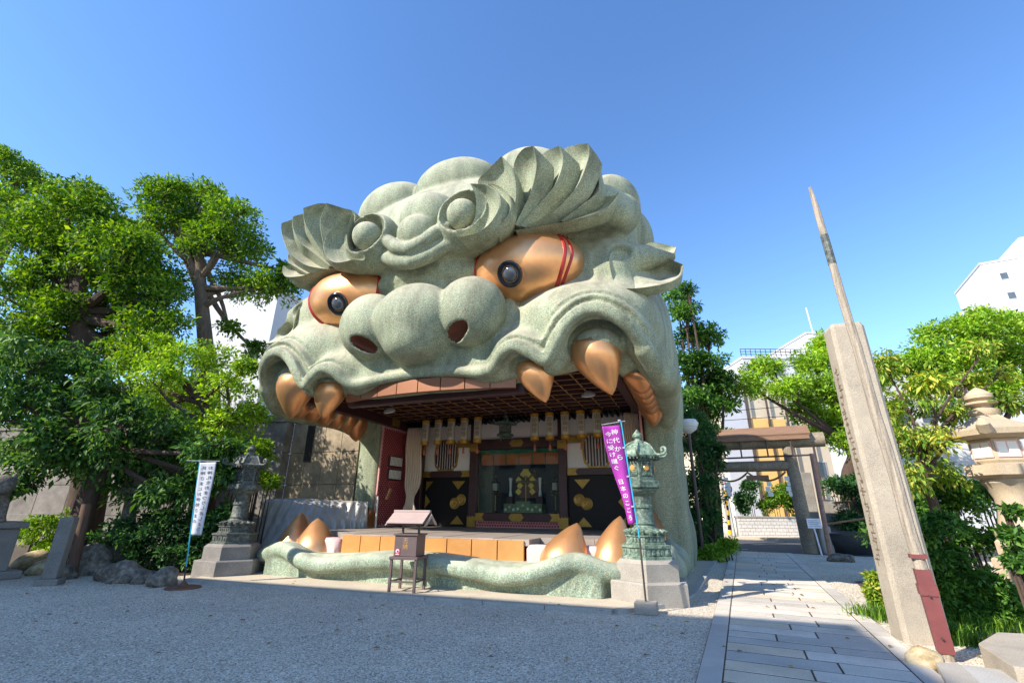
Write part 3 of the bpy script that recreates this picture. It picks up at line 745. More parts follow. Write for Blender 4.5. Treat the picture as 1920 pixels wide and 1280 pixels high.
# ---- ceiling lamps
for i, (p, nm) in enumerate((((-.4, 2.2, 4.5), 'near the upper teeth'), ((-3.4, 3.6, 4.5), 'above the beige curtain'), ((3.2, 3.4, 4.5), 'above the purple banner'))):
    o = empty('ceiling_lamp', LW(*p), HEAD_RZ, 'white oval lamp under the dark stage ceiling ' + nm, 'lamp', 'stage ceiling lamps')
    Mx = Matrix.Rotation(R(25), 4, 'X')
    MB().lathe([(.05, .1), (.16, .04), (.20, -.02), (.18, -.05), (.02, -.05)], 16, M=Mx).build('lamp_bowl', M['lamp_white'], o, smooth=True)
    MB().box(-.03, .03, -.03, .03, .05, .18).build('lamp_bracket', M['lacquer_black'], o)
# ---- altar behind the glass
al = empty('offering_table', LW(0, 7.2, 1.405), HEAD_RZ, 'low altar table with green flowered brocade front behind the glass', 'altar table')
for x0, x1, h in ((-.68, -.24, .30), (-.24, .30, .38), (.30, .72, .30)):
    MB().box(x0, x1, -.25, .2, 0, h, .008).build('brocade_block', M['brocade'], al)
    for q in range(3): MB().lathe([(.05, 0), (.04, .01), (.01, .012)], 8, M=Matrix.Translation((x0 + (x1 - x0) * (q + .5) / 3, -.25, h * (.35 + .3 * (q % 2)))) @ Matrix.Rotation(R(90), 4, 'X')).build('flower', M['pink'] if q % 2 else M['white_porcelain'], al)
go = empty('paper_wand', LW(.02, 7.3, 1.79), HEAD_RZ, 'gold zigzag paper wand standing on the altar behind the glass', 'wand')
MB().tube([(0, 0, 0), (0, 0, 1.0)], .014, 6).build('stick', M['gold_paper'], go)
for s_ in (-1, 1):
    for q in range(4):
        zc = .92 - q * .20; xo = s_ * (.10 + .11 * min(q, 1)) + (s_ * .05 if q % 2 else -s_ * .0)
        Mx = Matrix.Translation((xo, -.02 - .01 * q, zc)) @ Matrix.Rotation(R(40 * (-s_)), 4, 'Y')
        MB().box(-.085, .085, -.004, .004, -.085, .085, 0, Mx).build('paper_fold', M['gold_paper'], go)
MB().box(-.1, .1, -.02, .02, .93, 1.1).build('paper_top', M['gold_paper'], go)
for x, w in ((-.52, 'beside the left gold lamp'), (.58, 'beside the right gold lamp')):
    v = empty('altar_vase', LW(x, 7.2, 1.705), HEAD_RZ, 'slim white vase on a dark stand ' + w, 'vase', 'altar vases')
    MB().box(-.12, .12, -.12, .12, 0, .24, .01).build('stand', M['dark_wood'], v)
    MB().lathe([(.05, .24), (.07, .27), (.05, .36), (.035, .45), (.05, .72), (.07, .86), (.04, .88)], 12).build('vase_body', M['white_porcelain'], v, smooth=True)
for x, w in ((-1.02, 'beside the left doorpost'), (1.18, 'beside the right doorpost')):
    v = empty('altar_lamp', LW(x, 7.0, 1.405), HEAD_RZ, 'black and gold standing altar lamp behind the glass ' + w, 'lamp', 'altar lamps')
    MB().tube([(0, 0, 0), (0, 0, .62)], .02, 8).build('stem', M['brass'], v)
    MB().lathe([(.12, 0), (.1, .03), (.03, .06)], 6).build('base', M['lacquer_black'], v)
    for z, r_ in ((.56, .12), (.66, .14)):
        MB().lathe([(.03, z), (r_, z + .02), (r_, z + .05), (.03, z + .07)], 6).build('tray', M['lacquer_black'], v)
        for q in range(6): MB().lathe([(.008, -.025), (.025, 0), (.008, .025)], 6, c=(r_ * math.cos(R(60 * q)), r_ * math.sin(R(60 * q))), z=z + .03).build('gold_knob', M['brass'], v)
    MB().box(-.08, .08, -.08, .08, .74, .98, .005).build('lamp_case', M['lantern_paper'], v)
    MB().lathe([(.2, .98), (.19, 1.0), (.08, 1.07), (.02, 1.16), (.005, 1.2)], 6).build('lamp_roof', M['lacquer_black'], v)
    MB().lathe([(.01, 1.18), (.03, 1.21), (.005, 1.27)], 8).build('lamp_finial', M['brass'], v)
ms = empty('portable_shrine', LW(.1, 7.62, 1.405), HEAD_RZ, 'red and gold miniature shrine at the back of the altar', 'shrine')
MB().box(-.5, .5, -.2, .2, 0, .5, .01).build('shrine_base', M['lacquer_black'], ms)
MB().box(-.36, .36, -.16, .16, .5, 1.0, .01).build('shrine_body', simple('brown_red', lin((110, 62, 50)), .5), ms)
MB().lathe([(.62, 1.0), (.6, 1.04), (.3, 1.16), (.2, 1.34), (.02, 1.36)], 4, rot=R(45)).build('shrine_roof', M['brass'], ms)
for s_ in (-1, 1): MB().lathe([(.02, 1.34), (.05, 1.38), (.01, 1.5)], 8, c=(s_ * .15, 0)).build('roof_finial', M['brass'], ms)
bx = empty('name_board', LW(-4.0, 4.3, FL + .003), HEAD_RZ + R(20), 'tilted wooden board on a pale stand in front of the curtain', 'stand')
MB().tube([(0, 0, 0), (-.02, 0, .95)], .03, 8).build('pole', M['paper'], bx); MB().box(-.02, .02, -.12, .12, .9, 1.25, 0, Matrix.Rotation(R(18), 4, 'Y')).build('board', simple('pale_wood', lin((170, 120, 76))), bx)
# ================================================================== GROUND, PATH, APRON
def gravel(name):
    m, nt, bs = new_mat(name)
    tc = nt.nodes.new('ShaderNodeTexCoord')
    v1 = nt.nodes.new('ShaderNodeTexVoronoi'); v1.inputs['Scale'].default_value = 55; v1.inputs['Randomness'].default_value = 1
    nt.links.new(tc.outputs['Object'], v1.inputs['Vector'])
    cr = nt.nodes.new('ShaderNodeValToRGB'); e = cr.color_ramp.elements
    cols = [lin((164, 150, 132)), lin((212, 196, 172)), lin((232, 218, 194)), lin((248, 238, 218)), lin((220, 196, 164))]
    while len(e) < 5: e.new(.5)
    for q, c, p in zip(e, cols, (0, .25, .5, .75, 1)): q.color = (*c, 1); q.position = p
    sp = nt.nodes.new('ShaderNodeSeparateColor'); nt.links.new(v1.outputs['Color'], sp.inputs[0]); nt.links.new(sp.outputs[0], cr.inputs[0])
    ed = nt.nodes.new('ShaderNodeMapRange'); ed.inputs[1].default_value = .25; ed.inputs[2].default_value = .75; ed.inputs[3].default_value = 1.0; ed.inputs[4].default_value = .58
    nt.links.new(v1.outputs['Distance'], ed.inputs[0])
    big, _ = noise_col(nt, [(.84,) * 3, (1.04,) * 3], .7, 6, .6, stops=[.35, .65])
    c1 = mixc(nt, cr.outputs[0], big.outputs[0], 1.0, 'MULTIPLY')
    nt.links.new(mixc(nt, c1, ed.outputs[0], .8, 'MULTIPLY'), bs.inputs['Base Color'])
    bs.inputs['Roughness'].default_value = .9
    iv = nt.nodes.new('ShaderNodeMath'); iv.operation = 'MULTIPLY'; iv.inputs[1].default_value = -1.0; nt.links.new(v1.outputs['Distance'], iv.inputs[0])
    bump(nt, bs, iv.outputs[0], 1.0, .012)
    return m
M['gravel'] = gravel('gravel')
M['concrete'] = stone('apron_concrete', [lin((176, 162, 140)), lin((190, 176, 154)), lin((204, 190, 168))], 70, .9, .18, 90, .12)
M['kerb'] = stone('granite_kerb', [lin((146, 144, 140)), lin((172, 168, 160)), lin((192, 188, 180))], 90, .85, .2)
M['granite'] = stone('grey_granite', [lin((132, 126, 116)), lin((164, 156, 144)), lin((186, 178, 166))], 110, .85, .28)
M['granite_warm'] = stone('warm_granite', [lin((150, 132, 108)), lin((186, 166, 138)), lin((206, 190, 164))], 120, .85, .3)
M['granite_shade'] = stone('shaded_granite', [lin((112, 108, 102)), lin((138, 132, 126)), lin((158, 152, 146))], 90, .9, .35)  # copy of the grey granite with the left side's shade put into its colour
M['asphalt'] = stone('asphalt', [(.04, .04, .042), (.06, .06, .062), (.085, .085, .085)], 120, .9, .2)
M['soil'] = stone('soil', [lin((60, 50, 40)), lin((86, 72, 58)), lin((104, 90, 72))], 20, .95, .3)
def sheet(name, pts, z, mat):
    o = MB().add([(p[0], p[1], z) for p in pts], [tuple(range(len(pts)))]).build(name, mat); o['kind'] = 'structure'; return o
sheet('ground', [(-300, -200), (300, -200), (300, 500), (-300, 500)], 0, M['gravel'])
# stone path: straight, 1.67 m of cross slabs between long edging slabs
PA = Vector((3.32, 7.97, 0)); PD = Vector((.468, 1, 0)).normalized(); PN = Vector((PD.y, -PD.x, 0)); PW = 1.68
path = empty('path'); path['kind'] = 'structure'
path.location = PA; path.rotation_euler = (0, 0, math.atan2(-PD.x, PD.y))
# in the path's frame: x across (0..PW), y along
slab_mats = [stone('slab_%d' % i, [lin(tuple(c * k for c in a)) for k in (.86, 1.0, 1.1)], 130, .85, .22, 120, .2) for i, a in enumerate(((206, 196, 180), (216, 204, 188), (190, 182, 170), (212, 194, 168)))]
sheet('path_bed', [(PA + PN * x + PD * y)[:2] for x, y in ((-.22, -9), (PW + .22, -9), (PW + .22, 13.6), (-.22, 13.6))], .0385, M['soil'])
random.seed(3); y = -8.9; row = 0
while y < 13.4:
    d = random.uniform(.30, .40); cuts = [.55 + .25 * random.random()] if row % 2 else [.95 + .25 * random.random()]
    xs = [0] + cuts + [PW]
    for x0, x1 in zip(xs, xs[1:]):
        dz = random.uniform(-.0015, .003)
        MB().box(x0 + .010, x1 - .010, y + .016, y + d - .016, -.02, .042 + dz, .004).build('paving_slab', random.choice(slab_mats), path)
    y += d; row += 1
for side in (0, 1):
    y = -8.9 + .3 * side
    while y < 13.4:
        d = random.uniform(.75, 1.15); x0, x1 = (-.215, -.005) if side == 0 else (PW + .005, PW + .215)
        MB().box(x0, x1, y + .005, y + d - .005, -.02, .046, .006).build('edging_slab', slab_mats[(0, 2)[random.random() < .6]], path); y += d
# concrete apron in front of the lion, with a kerb
ap = [LW(-4.75, -1.05), LW(0, -1.0), LW(4.25, -.72), LW(5.1, .3), LW(5.35, 1.5), LW(5.95, 8.9), LW(5.0, 9.2), LW(-5.6, 9.2), LW(-5.6, 1.5)]
o = MB().loft([[(p.x, p.y, -.05) for p in ap], [(p.x, p.y, .05) for p in ap]]).build('apron', M['concrete']); o['kind'] = 'structure'
kerb = empty('kerb'); kerb['kind'] = 'structure'
run = [LW(-4.75, -1.05), LW(0, -1.0), LW(4.25, -.72), LW(5.1, .3), LW(5.35, 1.5), LW(5.95, 8.9)]
for a, b in zip(run, run[1:]):
    L_ = (b - a).length; n_ = max(1, round(L_ / 1.2)); d = (b - a).normalized(); nn = Vector((d.y, -d.x, 0))
    for i in range(n_):
        p0 = a + d * (L_ * i / n_ + .006); p1 = a + d * (L_ * (i + 1) / n_ - .006)
        q = [p0, p1, p1 + nn * .12, p0 + nn * .12]
        MB().loft([[(v.x, v.y, -.05) for v in q], [(v.x, v.y, .065) for v in q]]).build('kerb_stone', M['kerb'], kerb)
# road beyond the gate, and its far kerb
road_c = PA + PD * 19.0
def RP(a, b): v = road_c + PN * a + PD * b; return (v.x, v.y)
sheet('road', [RP(-60, -5.2), RP(60, -5.2), RP(60, 4.6), RP(-60, 4.6)], .006, M['asphalt'])
sheet('manhole', [RP(-.5, -4.0), RP(.4, -4.0), RP(.4, -3.75), RP(-.5, -3.75)], .011, M['kerb'])
sheet('road_line', [RP(-60, 3.9), RP(60, 3.9), RP(60, 4.05), RP(-60, 4.05)], .010, simple('road_paint', (.7, .7, .68), .7))
o = MB().box(-60, 60, 4.6, 9.6, -.02, .12).build('pavement', M['concrete']); o['kind'] = 'structure'; o.location = road_c; o.rotation_euler = path.rotation_euler
sheet('planting_bed', [G_[:2] for G_ in (ground(0, 1075), ground(300, 1082), ground(470, 1068), ground(470, 1020), ground(0, 1015))], .012, M['soil'])
sheet('planting_bed', [(5.6, 6.0), (6.0, 8.2), (8.0, 12.0), (12.0, 13.0), (12, 5.0)], .012, M['soil'])

# ================================================================== BRONZE LANTERNS ON STONE
def bronze_lantern(dark):
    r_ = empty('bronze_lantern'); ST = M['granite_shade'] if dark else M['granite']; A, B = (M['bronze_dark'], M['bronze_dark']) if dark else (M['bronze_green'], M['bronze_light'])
    h6 = R(12)
    MB().lathe([(.74, -.02), (.74, .34), (.715, .365)], 6, rot=h6).build('stone_step', ST, r_)
    MB().lathe([(.60, .362), (.60, .64), (.53, .70)], 6, rot=h6).build('stone_plinth', ST, r_)
    lo = MB().lathe([(.50, .70), (.50, .74), (.47, .75), (.47, .88), (.50, .89), (.50, .93), (.40, .94)], 6, rot=h6).build('lower_base', B, r_)
    up = MB().lathe([(.40, .94), (.40, .965), (.375, .975), (.375, 1.06), (.40, 1.07), (.40, 1.09), (.33, 1.10)], 6, rot=h6).build('upper_base', B, r_)
    for prt, rr, z0, z1 in ((lo, .47, .775, .865), (up, .375, .985, 1.05)):
        for q in range(6):
            a = h6 + R(60 * q + 30); Mx = Matrix.Rotation(a, 4, 'Z'); dd = rr * math.cos(R(30))
            for k in range(5):
                yy = (-.36 + .18 * k) * rr
                MB().box(dd - .01, dd + .012, yy - .05 * rr, yy + .05 * rr, z0, z1, 0, Mx).build('relief', M['bronze_dark'] if dark else M['bronze_light'], prt)
    lt = MB().lathe([(.34, 1.10), (.36, 1.13), (.30, 1.17), (.20, 1.22), (.18, 1.26)], 24).build('lotus_foot', B, r_, smooth=True)
    for q in range(16):
        a = R(22.5 * q); MB().tube([(.345 * math.cos(a), .345 * math.sin(a), 1.105), (.37 * math.cos(a), .37 * math.sin(a), 1.14), (.30 * math.cos(a), .30 * math.sin(a), 1.18)], [.03, .045, .02], 6).build('petal', B, lt, smooth=True)
    sh = MB().lathe([(.19, 1.26), (.20, 1.28), (.185, 1.30), (.170, 1.50), (.165, 1.54), (.185, 1.56), (.185, 1.60), (.165, 1.62), (.160, 1.76), (.18, 1.79)], 24).build('shaft', A, r_, smooth=True)
    for ch, z in (('献', 1.76), ('燈', 1.50)):
        text_on('lettering', ch, .13, M['bronze_dark'], sh, lambda u, v, z=z: Vector((.172 * math.cos(u / .17 - R(97)), .172 * math.sin(u / .17 - R(97)), z + v)))
    MB().lathe([(.18, 1.79), (.22, 1.80), (.30, 1.87), (.31, 1.90), (.20, 1.91)], 12).build('petal_bowl', A, r_, smooth=True)
    MB().lathe([(.36, 1.905), (.38, 1.92), (.38, 2.02), (.35, 2.04), (.30, 2.045)], 6, rot=h6).build('fire_box_floor', A, r_)
    fb = MB().lathe([(.285, 2.045), (.285, 2.46), (.2, 2.47)], 6, rot=h6).build('fire_box', A, r_)
    for q in range(6):
        a = h6 + R(60 * q + 30); Mx = Matrix.Rotation(a, 4, 'Z'); dd = .285 * math.cos(R(30))
        MB().box(dd - .01, dd + .008, -.10, .10, 2.12, 2.40, 0, Mx).build('window_panel', M['lacquer_black'], fb)
        lat = MB()
        for k in range(7):
            o_ = -.09 + .03 * k
            lat.box(dd + .004, dd + .014, o_ - .006, o_ + .006, 2.13, 2.39, 0, Mx)
        for k in range(8): lat.box(dd + .006, dd + .013, -.1, .1, 2.14 + k * .032, 2.148 + k * .032, 0, Mx)
        lat.build('lattice', B, fb)
        if not dark: MB().lathe([(.06, 0), (.05, .012), (.01, .014)], 8, M=Mx @ Matrix.Translation((dd + .012, 0, 2.27)) @ Matrix.Rotation(R(90), 4, 'Y')).build('crest', M['panel_gold'], fb)
    rf = MB().lathe([(.30, 2.455), (.42, 2.47), (.43, 2.50), (.36, 2.53), (.31, 2.60), (.25, 2.69), (.14, 2.75), (.10, 2.77)], 6, rot=h6).build('roof', B, r_)
    for q in range(36): a = R(10 * q); MB().box(.33, .39, -.012, .012, 2.43, 2.468, 0, Matrix.Rotation(a, 4, 'Z')).build('rafter_end', A, rf)
    for q in range(6):
        a = h6 + R(60 * q)
        sp = [(.36, 2.52), (.46, 2.50), (.55, 2.52), (.59, 2.58), (.56, 2.63), (.51, 2.62), (.50, 2.58), (.53, 2.57)]
        MB().tube(smooth_path([Vector((math.cos(a) * r0, math.sin(a) * r0, z0)) for r0, z0 in sp], 3), .026, 7).build('roof_curl', B, rf, smooth=True)
        MB().tube([Vector((math.cos(a) * r0, math.sin(a) * r0, z0)) for r0, z0 in ((.37, 2.53), (.32, 2.61), (.26, 2.70), (.15, 2.76))], .02, 6).build('roof_rib', B, rf, smooth=True)
    MB().lathe([(.13, 2.755), (.13, 2.79), (.07, 2.80), (.05, 2.83), (.095, 2.87), (.10, 2.91), (.05, 2.97), (.01, 3.02)], 20).build('jewel', B, r_, smooth=True)
    return r_
bl1 = bronze_lantern(False); bl1.location = (2.50, 9.28, 0); tag(bl1, 'green patinated bronze lantern on pale stone steps beside the purple banner', 'lantern', 'pair of bronze lanterns')
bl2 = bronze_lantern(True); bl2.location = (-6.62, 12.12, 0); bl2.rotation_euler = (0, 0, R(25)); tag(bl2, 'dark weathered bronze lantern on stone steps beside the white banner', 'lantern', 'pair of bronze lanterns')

# ================================================================== BANNERS
M['pole_teal'] = simple('teal_pole', lin((40, 160, 190)), .4, 0, .05)
M['pole_dark'] = simple('dark_metal', lin((70, 58, 54)), .5, .3, .1)
M['white_cloth'] = simple('white_cloth', lin((180, 182, 190)), .8, 0, .04)
M['ink'] = simple('black_ink', (.02, .02, .03), .7)
M['white_ink'] = simple('white_print', (.8, .78, .8), .7)
pm, pnt, pbs = new_mat('purple_cloth')
pcr, _ = noise_col(pnt, [lin((140, 34, 132)), lin((168, 48, 158))], 3); pnt.links.new(pcr.outputs[0], pbs.inputs['Base Color']); pbs.inputs['Roughness'].default_value = .6
M['purple'] = pm
def banner(root, edgeL, edgeR, fold, cloth, nU=12, nV=40):
    L_ = resample(edgeL, nV + 1); R_ = resample(edgeR, nV + 1)
    def P(u, v):                          # u 0..1 across, v 0..1 down
        k = min(nV - 1e-6, max(0, v * nV)); i = int(k); t = k - i
        a = L_[i].lerp(L_[i + 1], t); b = R_[i].lerp(R_[i + 1], t)
        return a.lerp(b, u) + Vector((0, fold * (.3 + v) * math.sin(u * 5.5 + v * 2.2), 0))
    V = [P(j / nU, i / nV) for i in range(nV + 1) for j in range(nU + 1)]; m = nU + 1
    o = MB().add(V, [(i * m + j, i * m + j + 1, (i + 1) * m + j + 1, (i + 1) * m + j) for i in range(nV) for j in range(nU)]).build('cloth', cloth, root, smooth=2)
    md = o.modifiers.new('thick', 'SOLIDIFY'); md.thickness = .004; md.offset = 0
    return P, o
def column_text(root, P, chars, u0, v0, v1, hgt, wid, mat, flip=False):
    n = len(chars)
    for i, ch in enumerate(chars):
        if ch == ' ': continue
        vc = v0 + (v1 - v0) * i / max(1, n - 1)
        me = text_mesh(ch, 1.0)
        for v in me.vertices:
            x = v.co.x * (-1 if flip else 1); p = P(u0 + x * wid, vc - (v.co.y - .35) * hgt)
            v.co = p + Vector((0, -.008, 0))
        me.materials.clear(); me.materials.append(mat)
        link(bpy.data.objects.new('lettering', me), root)
pb = empty('purple_banner', (0, 0, 0), 0, 'purple cloth banner with white lettering on a blue pole beside the green lantern', 'banner')
Yp = 8.25
top = at(1164, 788, Yp + .12); mid = at(1199, 1008, Yp + .03); bot = ground(1211, 1128, .16)
MB().tube([bot, mid], .016, 8).build('pole_lower', M['pole_dark'], pb); MB().tube([mid, top], .012, 8).build('pole_upper', M['pole_teal'], pb)
ca = at(1128, 796, Yp + .12); cb = at(1172, 789, Yp + .12); MB().tube([ca, cb], .006, 6).build('cross_bar', M['white_cloth'], pb)
Pp, cl = banner(pb, [at(x, y, Yp + .1 - .0 * i) for i, (x, y) in enumerate(((1129, 799), (1136, 840), (1152, 890), (1168, 935), (1179, 983)))], [at(x, y, Yp + .1) for x, y in ((1162, 797), (1170, 840), (1180, 890), (1190, 935), (1194, 979))], .035, M['purple'])
column_text(cl, Pp, '神代から', .64, .07, .34, .062, .40, M['white_ink'])
column_text(cl, Pp, '今に受け継ぐ 日本のこころ', .28, .09, .94, .056, .38, M['white_ink'])
for k in range(4):
    q = mid.lerp(top, .25 + .25 * k); MB().box(-.02, .02, -.018, .018, -.012, .012, 0, Matrix.Translation(q + Vector((-.03, 0, 0)))).build('loop', M['white_cloth'], pb)
MB().box(-.17, .17, -.14, .14, 0, .17, .012, Matrix.Translation((bot.x, bot.y, 0)) @ Matrix.Rotation(HEAD_RZ, 4, 'Z')).build('concrete_foot', M['granite'], pb)
wb = empty('white_banner', (0, 0, 0), 0, 'white cloth banner with black vertical lettering on a teal pole by the planting', 'banner')
Yw = 10.4
top = at(375, 864, Yw); mid = at(349, 1062, Yw); bot = ground(343, 1100, .02)
MB().tube([bot, mid], .016, 8).build('pole_lower', M['pole_dark'], wb); MB().tube([mid, top], .013, 8).build('pole_upper', M['pole_teal'], wb)
MB().tube([at(350, 863, Yw), at(412, 864, Yw)], .006, 6).build('cross_bar', M['white_cloth'], wb)
Pw, cl = banner(wb, [at(x, y, Yw - .02) for x, y in ((375, 867), (370, 900), (362, 950), (356, 1002))], [at(x, y, Yw - .02) for x, y in ((406, 866), (400, 900), (386, 960), (376, 1003))], .02, M['white_cloth'])
column_text(cl, Pw, 'お神札をおまつりしましょう', .72, .08, .92, .056, .36, M['ink'], True)
column_text(cl, Pw, '氏神さまとお伊勢さまの', .28, .08, .82, .056, .36, M['ink'], True)
MB().lathe([(.32, 0), (.30, .03), (.1, .05), (.03, .12)], 12, c=(bot.x, bot.y)).build('iron_foot', simple('rust', lin((110, 74, 54)), .8, 0, .3), wb)

# ================================================================== OFFERING BOX
M['brown_paint'] = simple('brown_paint', lin((98, 82, 80)), .5, .1, .08, 4)
M['brown_roof'] = simple('brown_shingle', lin((168, 146, 138)), .6, .0, .1, 5)
oc = (ground(722, 1114) + ground(768, 1118)) / 2 + Vector((.12, .22, 0)); oc.z = .05
ob = empty('offering_box', oc, R(-14), 'brown roofed offering box on a tall four-legged stand before the lower lip', 'offering box')
for sx in (-1, 1):
    for sy in (-1, 1):
        MB().box(sx * .25 - .022, sx * .25 + .022, sy * .22 - .022, sy * .22 + .022, 0, .55).build('leg', M['brown_paint'], ob)
        if sy < 0: MB().box(sx * .24 - .018, sx * .24 + .018, -.198, .198, .16, .19).build('stretcher', M['brown_paint'], ob)
MB().box(-.23, .23, -.235, -.205, .16, .19).build('stretcher', M['brown_paint'], ob); MB().box(-.23, .23, .205, .235, .16, .19).build('stretcher', M['brown_paint'], ob)
MB().box(-.29, .29, -.26, .26, .55, .60, .006).build('stand_top', M['brown_paint'], ob)
bxo = MB().box(-.23, .23, -.20, .20, .605, .97, .004).build('box', M['brown_paint'], ob)
MB().box(-.255, .255, -.225, .225, .97, 1.0, .004).build('lid', M['brown_paint'], ob)
for sx in (-1, 1): MB().box(sx * .17 - .018, sx * .17 + .018, -.018, .018, 1.0, 1.27).build('roof_post', M['brown_paint'], ob)
rf = MB().loft([[Vector((x, y, z)) for y, z in ((-.30, 1.19), (0, 1.38), (.30, 1.19), (.29, 1.16), (0, 1.345), (-.29, 1.16))] for x in (-.36, .36)]).build('roof', M['brown_paint'], ob)
for k in range(3):
    for sy in (-1, 1):
        t0, t1 = k / 3, (k + 1) / 3 + .06
        y0, z0 = sy * (.01 + .30 * t0), 1.385 - .19 * t0; y1, z1 = sy * (.01 + .30 * t1), 1.385 - .19 * t1
        MB().loft([[Vector((x, y0, z0 + .004 + .012)), Vector((x, y1, z1 + .022)), Vector((x, y1, z1 + .006)), Vector((x, y0, z0 + .004))] for x in (-.38, .38)]).build('shingle', M['brown_roof'], rf)
rg_ = MB().box(-.39, .39, -.035, .035, 1.385, 1.43, .008).build('ridge', M['brown_roof'], rf)
for sx in (-1, 1): MB().loft([[Vector((sx * .40, y, z)) for y, z in ((-.30, 1.15), (0, 1.36), (.30, 1.15), (.22, 1.15), (0, 1.29), (-.22, 1.15))], [Vector((sx * .42, y, z)) for y, z in ((-.30, 1.15), (0, 1.36), (.30, 1.15), (.22, 1.15), (0, 1.29), (-.22, 1.15))]]).build('gable_board', M['brown_roof'], rf)
text_on('lettering', '志\n納', .11, M['gold_line'], bxo, lambda u, v: Vector((u, -.2035, .93 + v)), .95)
st = MB().box(-.20, -.10, -.206, -.201, .625, .74).build('sticker', simple('crimson', lin((176, 40, 66)), .6), bxo)
MB().lathe([(.035, 0), (.035, .003), (.02, .004)], 20, M=Matrix.Translation((-.15, -.2065, .693)) @ Matrix.Rotation(R(90), 4, 'X')).build('sticker_mark', M['white_ink'], st)
MB().lathe([(.022, 0), (.022, .003), (.01, .004)], 20, M=Matrix.Translation((-.147, -.2105, .690)) @ Matrix.Rotation(R(90), 4, 'X')).build('sticker_swirl', st.data.materials[0], st)
MB().box(-.185, -.115, -.2085, -.2062, .632, .642).build('sticker_line', M['white_ink'], st)

# ================================================================== STONE PILLAR, FLAG POLE, STONE LANTERN, SLABS (right)
pz = at(1600, 614, 6.75).z
M['pillar'] = stone('pillar_granite', [lin((146, 136, 120)), lin((172, 160, 142)), lin((192, 180, 162))], 110, .9, .3, 60, .35)
sp_ = empty('stone_pillar', (5.16, 6.72, 0), path.rotation_euler.z + R(8), 'tall square granite pillar with carved side standing beside the path', 'pillar')
def chamf(w, d, c, z): return [Vector((x, y, z)) for x, y in ((-w + c, -d), (w - c, -d), (w, -d + c), (w, d - c), (w - c, d), (-w + c, d), (-w, d - c), (-w, -d + c))]
MB().loft([chamf(.255, .22, .05, -.05), chamf(.225, .19, .045, pz - .06), chamf(.20, .17, .04, pz)]).build('shaft', M['pillar'], sp_)
random.seed(5)
for k in range(26):
    z = .9 + k * (pz - 1.5) / 26
    g = MB()
    for q in range(3):
        w = random.uniform(.03, .07); dz = random.uniform(-.05, .05); y_ = random.uniform(-.05, .05)
        xs_ = -.255 + .03 * (z / pz) - .0015
        g.box(xs_ - .003, xs_ + .01, y_ - w, y_ + w, z + dz - .008, z + dz + .008) if q < 2 else g.box(xs_ - .003, xs_ + .01, y_ - .008, y_ + .008, z - .06, z + .06)
    g.build('carved_mark', simple('carved', lin((120, 104, 84))) if k == 0 else bpy.data.materials['carved'], sp_)
M['grey_wood'] = simple('weathered_wood', lin((150, 138, 122)), .85, 0, .5, 4, .5, 30, stretch=(8, 8, .5))
M['maroon'] = simple('maroon_metal', lin((118, 62, 60)), .5, .2, .15)
fb_ = ground(1778, 1238); ft = at(1519, 352, 6.05)
fp = empty('flag_pole', (0, 0, 0), 0, 'tall weathered wooden pole with maroon steel sleeve beside the granite pillar', 'pole')
ax = [fb_.lerp(ft, t) for t in [i / 14 for i in range(15)]]
MB().tube([p + Vector((.006 * math.sin(i * 1.7), .006 * math.cos(i * 2.1), 0)) for i, p in enumerate(ax)], [v * .74 for v in (.095, .092, .09, .088, .085, .083, .08, .078, .076, .074, .072, .068, .066, .062, .03)], 9).build('shaft', M['grey_wood'], fp, smooth=True)
def sleeve(t0, t1, w, name): 
    a, b = fb_.lerp(ft, t0), fb_.lerp(ft, t1); rz = Matrix.Rotation(R(-32), 3, 'Z')
    MB().loft([[p + rz @ Vector((x, y, 0)) for x, y in ((-w, -w), (w, -w), (w, w), (-w, w))] for p in (a, b)]).build(name, M['maroon'], fp)
sleeve(.012, .142, .074, 'steel_sleeve'); sleeve(.100, .117, .086, 'steel_strap'); sleeve(.160, .167, .080, 'steel_strap')
cap = fb_.lerp(ft, .78); MB().tube([cap, fb_.lerp(ft, .86)], .054, 9).build('metal_band', M['bronze_dark'], fp)
for t in (.035, .10): 
    p = fb_.lerp(ft, t); MB().tube([p + Vector((-.045, -.06, 0)), p + Vector((-.062, -.085, 0))], .012, 6).build('bolt', M['pole_dark'], fp)

lx_, ly_ = at(1925, 1010, 9.2).x, 9.2
zz = lambda py: at(1880, py, 9.0).z
sl = empty('stone_lantern', (lx_, ly_, 0), R(-20), 'huge weathered stone lantern with jewel top rising behind the green hedge', 'stone lantern')
ztop = at(1838, 728, 9.2).z; k_ = ztop / 4.6
def zs(prof): return [(r * k_ * .86, z * k_) for r, z in prof]
MB().lathe(zs([(1.05, 0), (1.05, .42), (1.0, .45)]), 6).build('base_step', M['granite_warm'], sl); MB().lathe(zs([(.84, .45), (.84, .85), (.80, .88)]), 6).build('base_step', M['granite_warm'], sl)
MB().lathe(zs([(.66, .88), (.66, 1.2), (.6, 1.25)]), 6).build('base_step', M['granite_warm'], sl)
MB().lathe(zs([(.52, 1.25), (.56, 1.30), (.55, 1.42), (.44, 1.55), (.36, 1.85), (.36, 2.1), (.46, 2.36), (.52, 2.42), (.52, 2.5)]), 20).build('shaft', M['granite_warm'], sl, smooth=True)
MB().lathe(zs([(.56, 2.5), (.82, 2.58), (.82, 2.80), (.6, 2.84)]), 6).build('platform', M['granite_warm'], sl)
fbx = MB().lathe(zs([(.50, 2.84), (.54, 2.90), (.54, 3.36), (.5, 3.4)]), 6).build('fire_box', M['granite_warm'], sl)
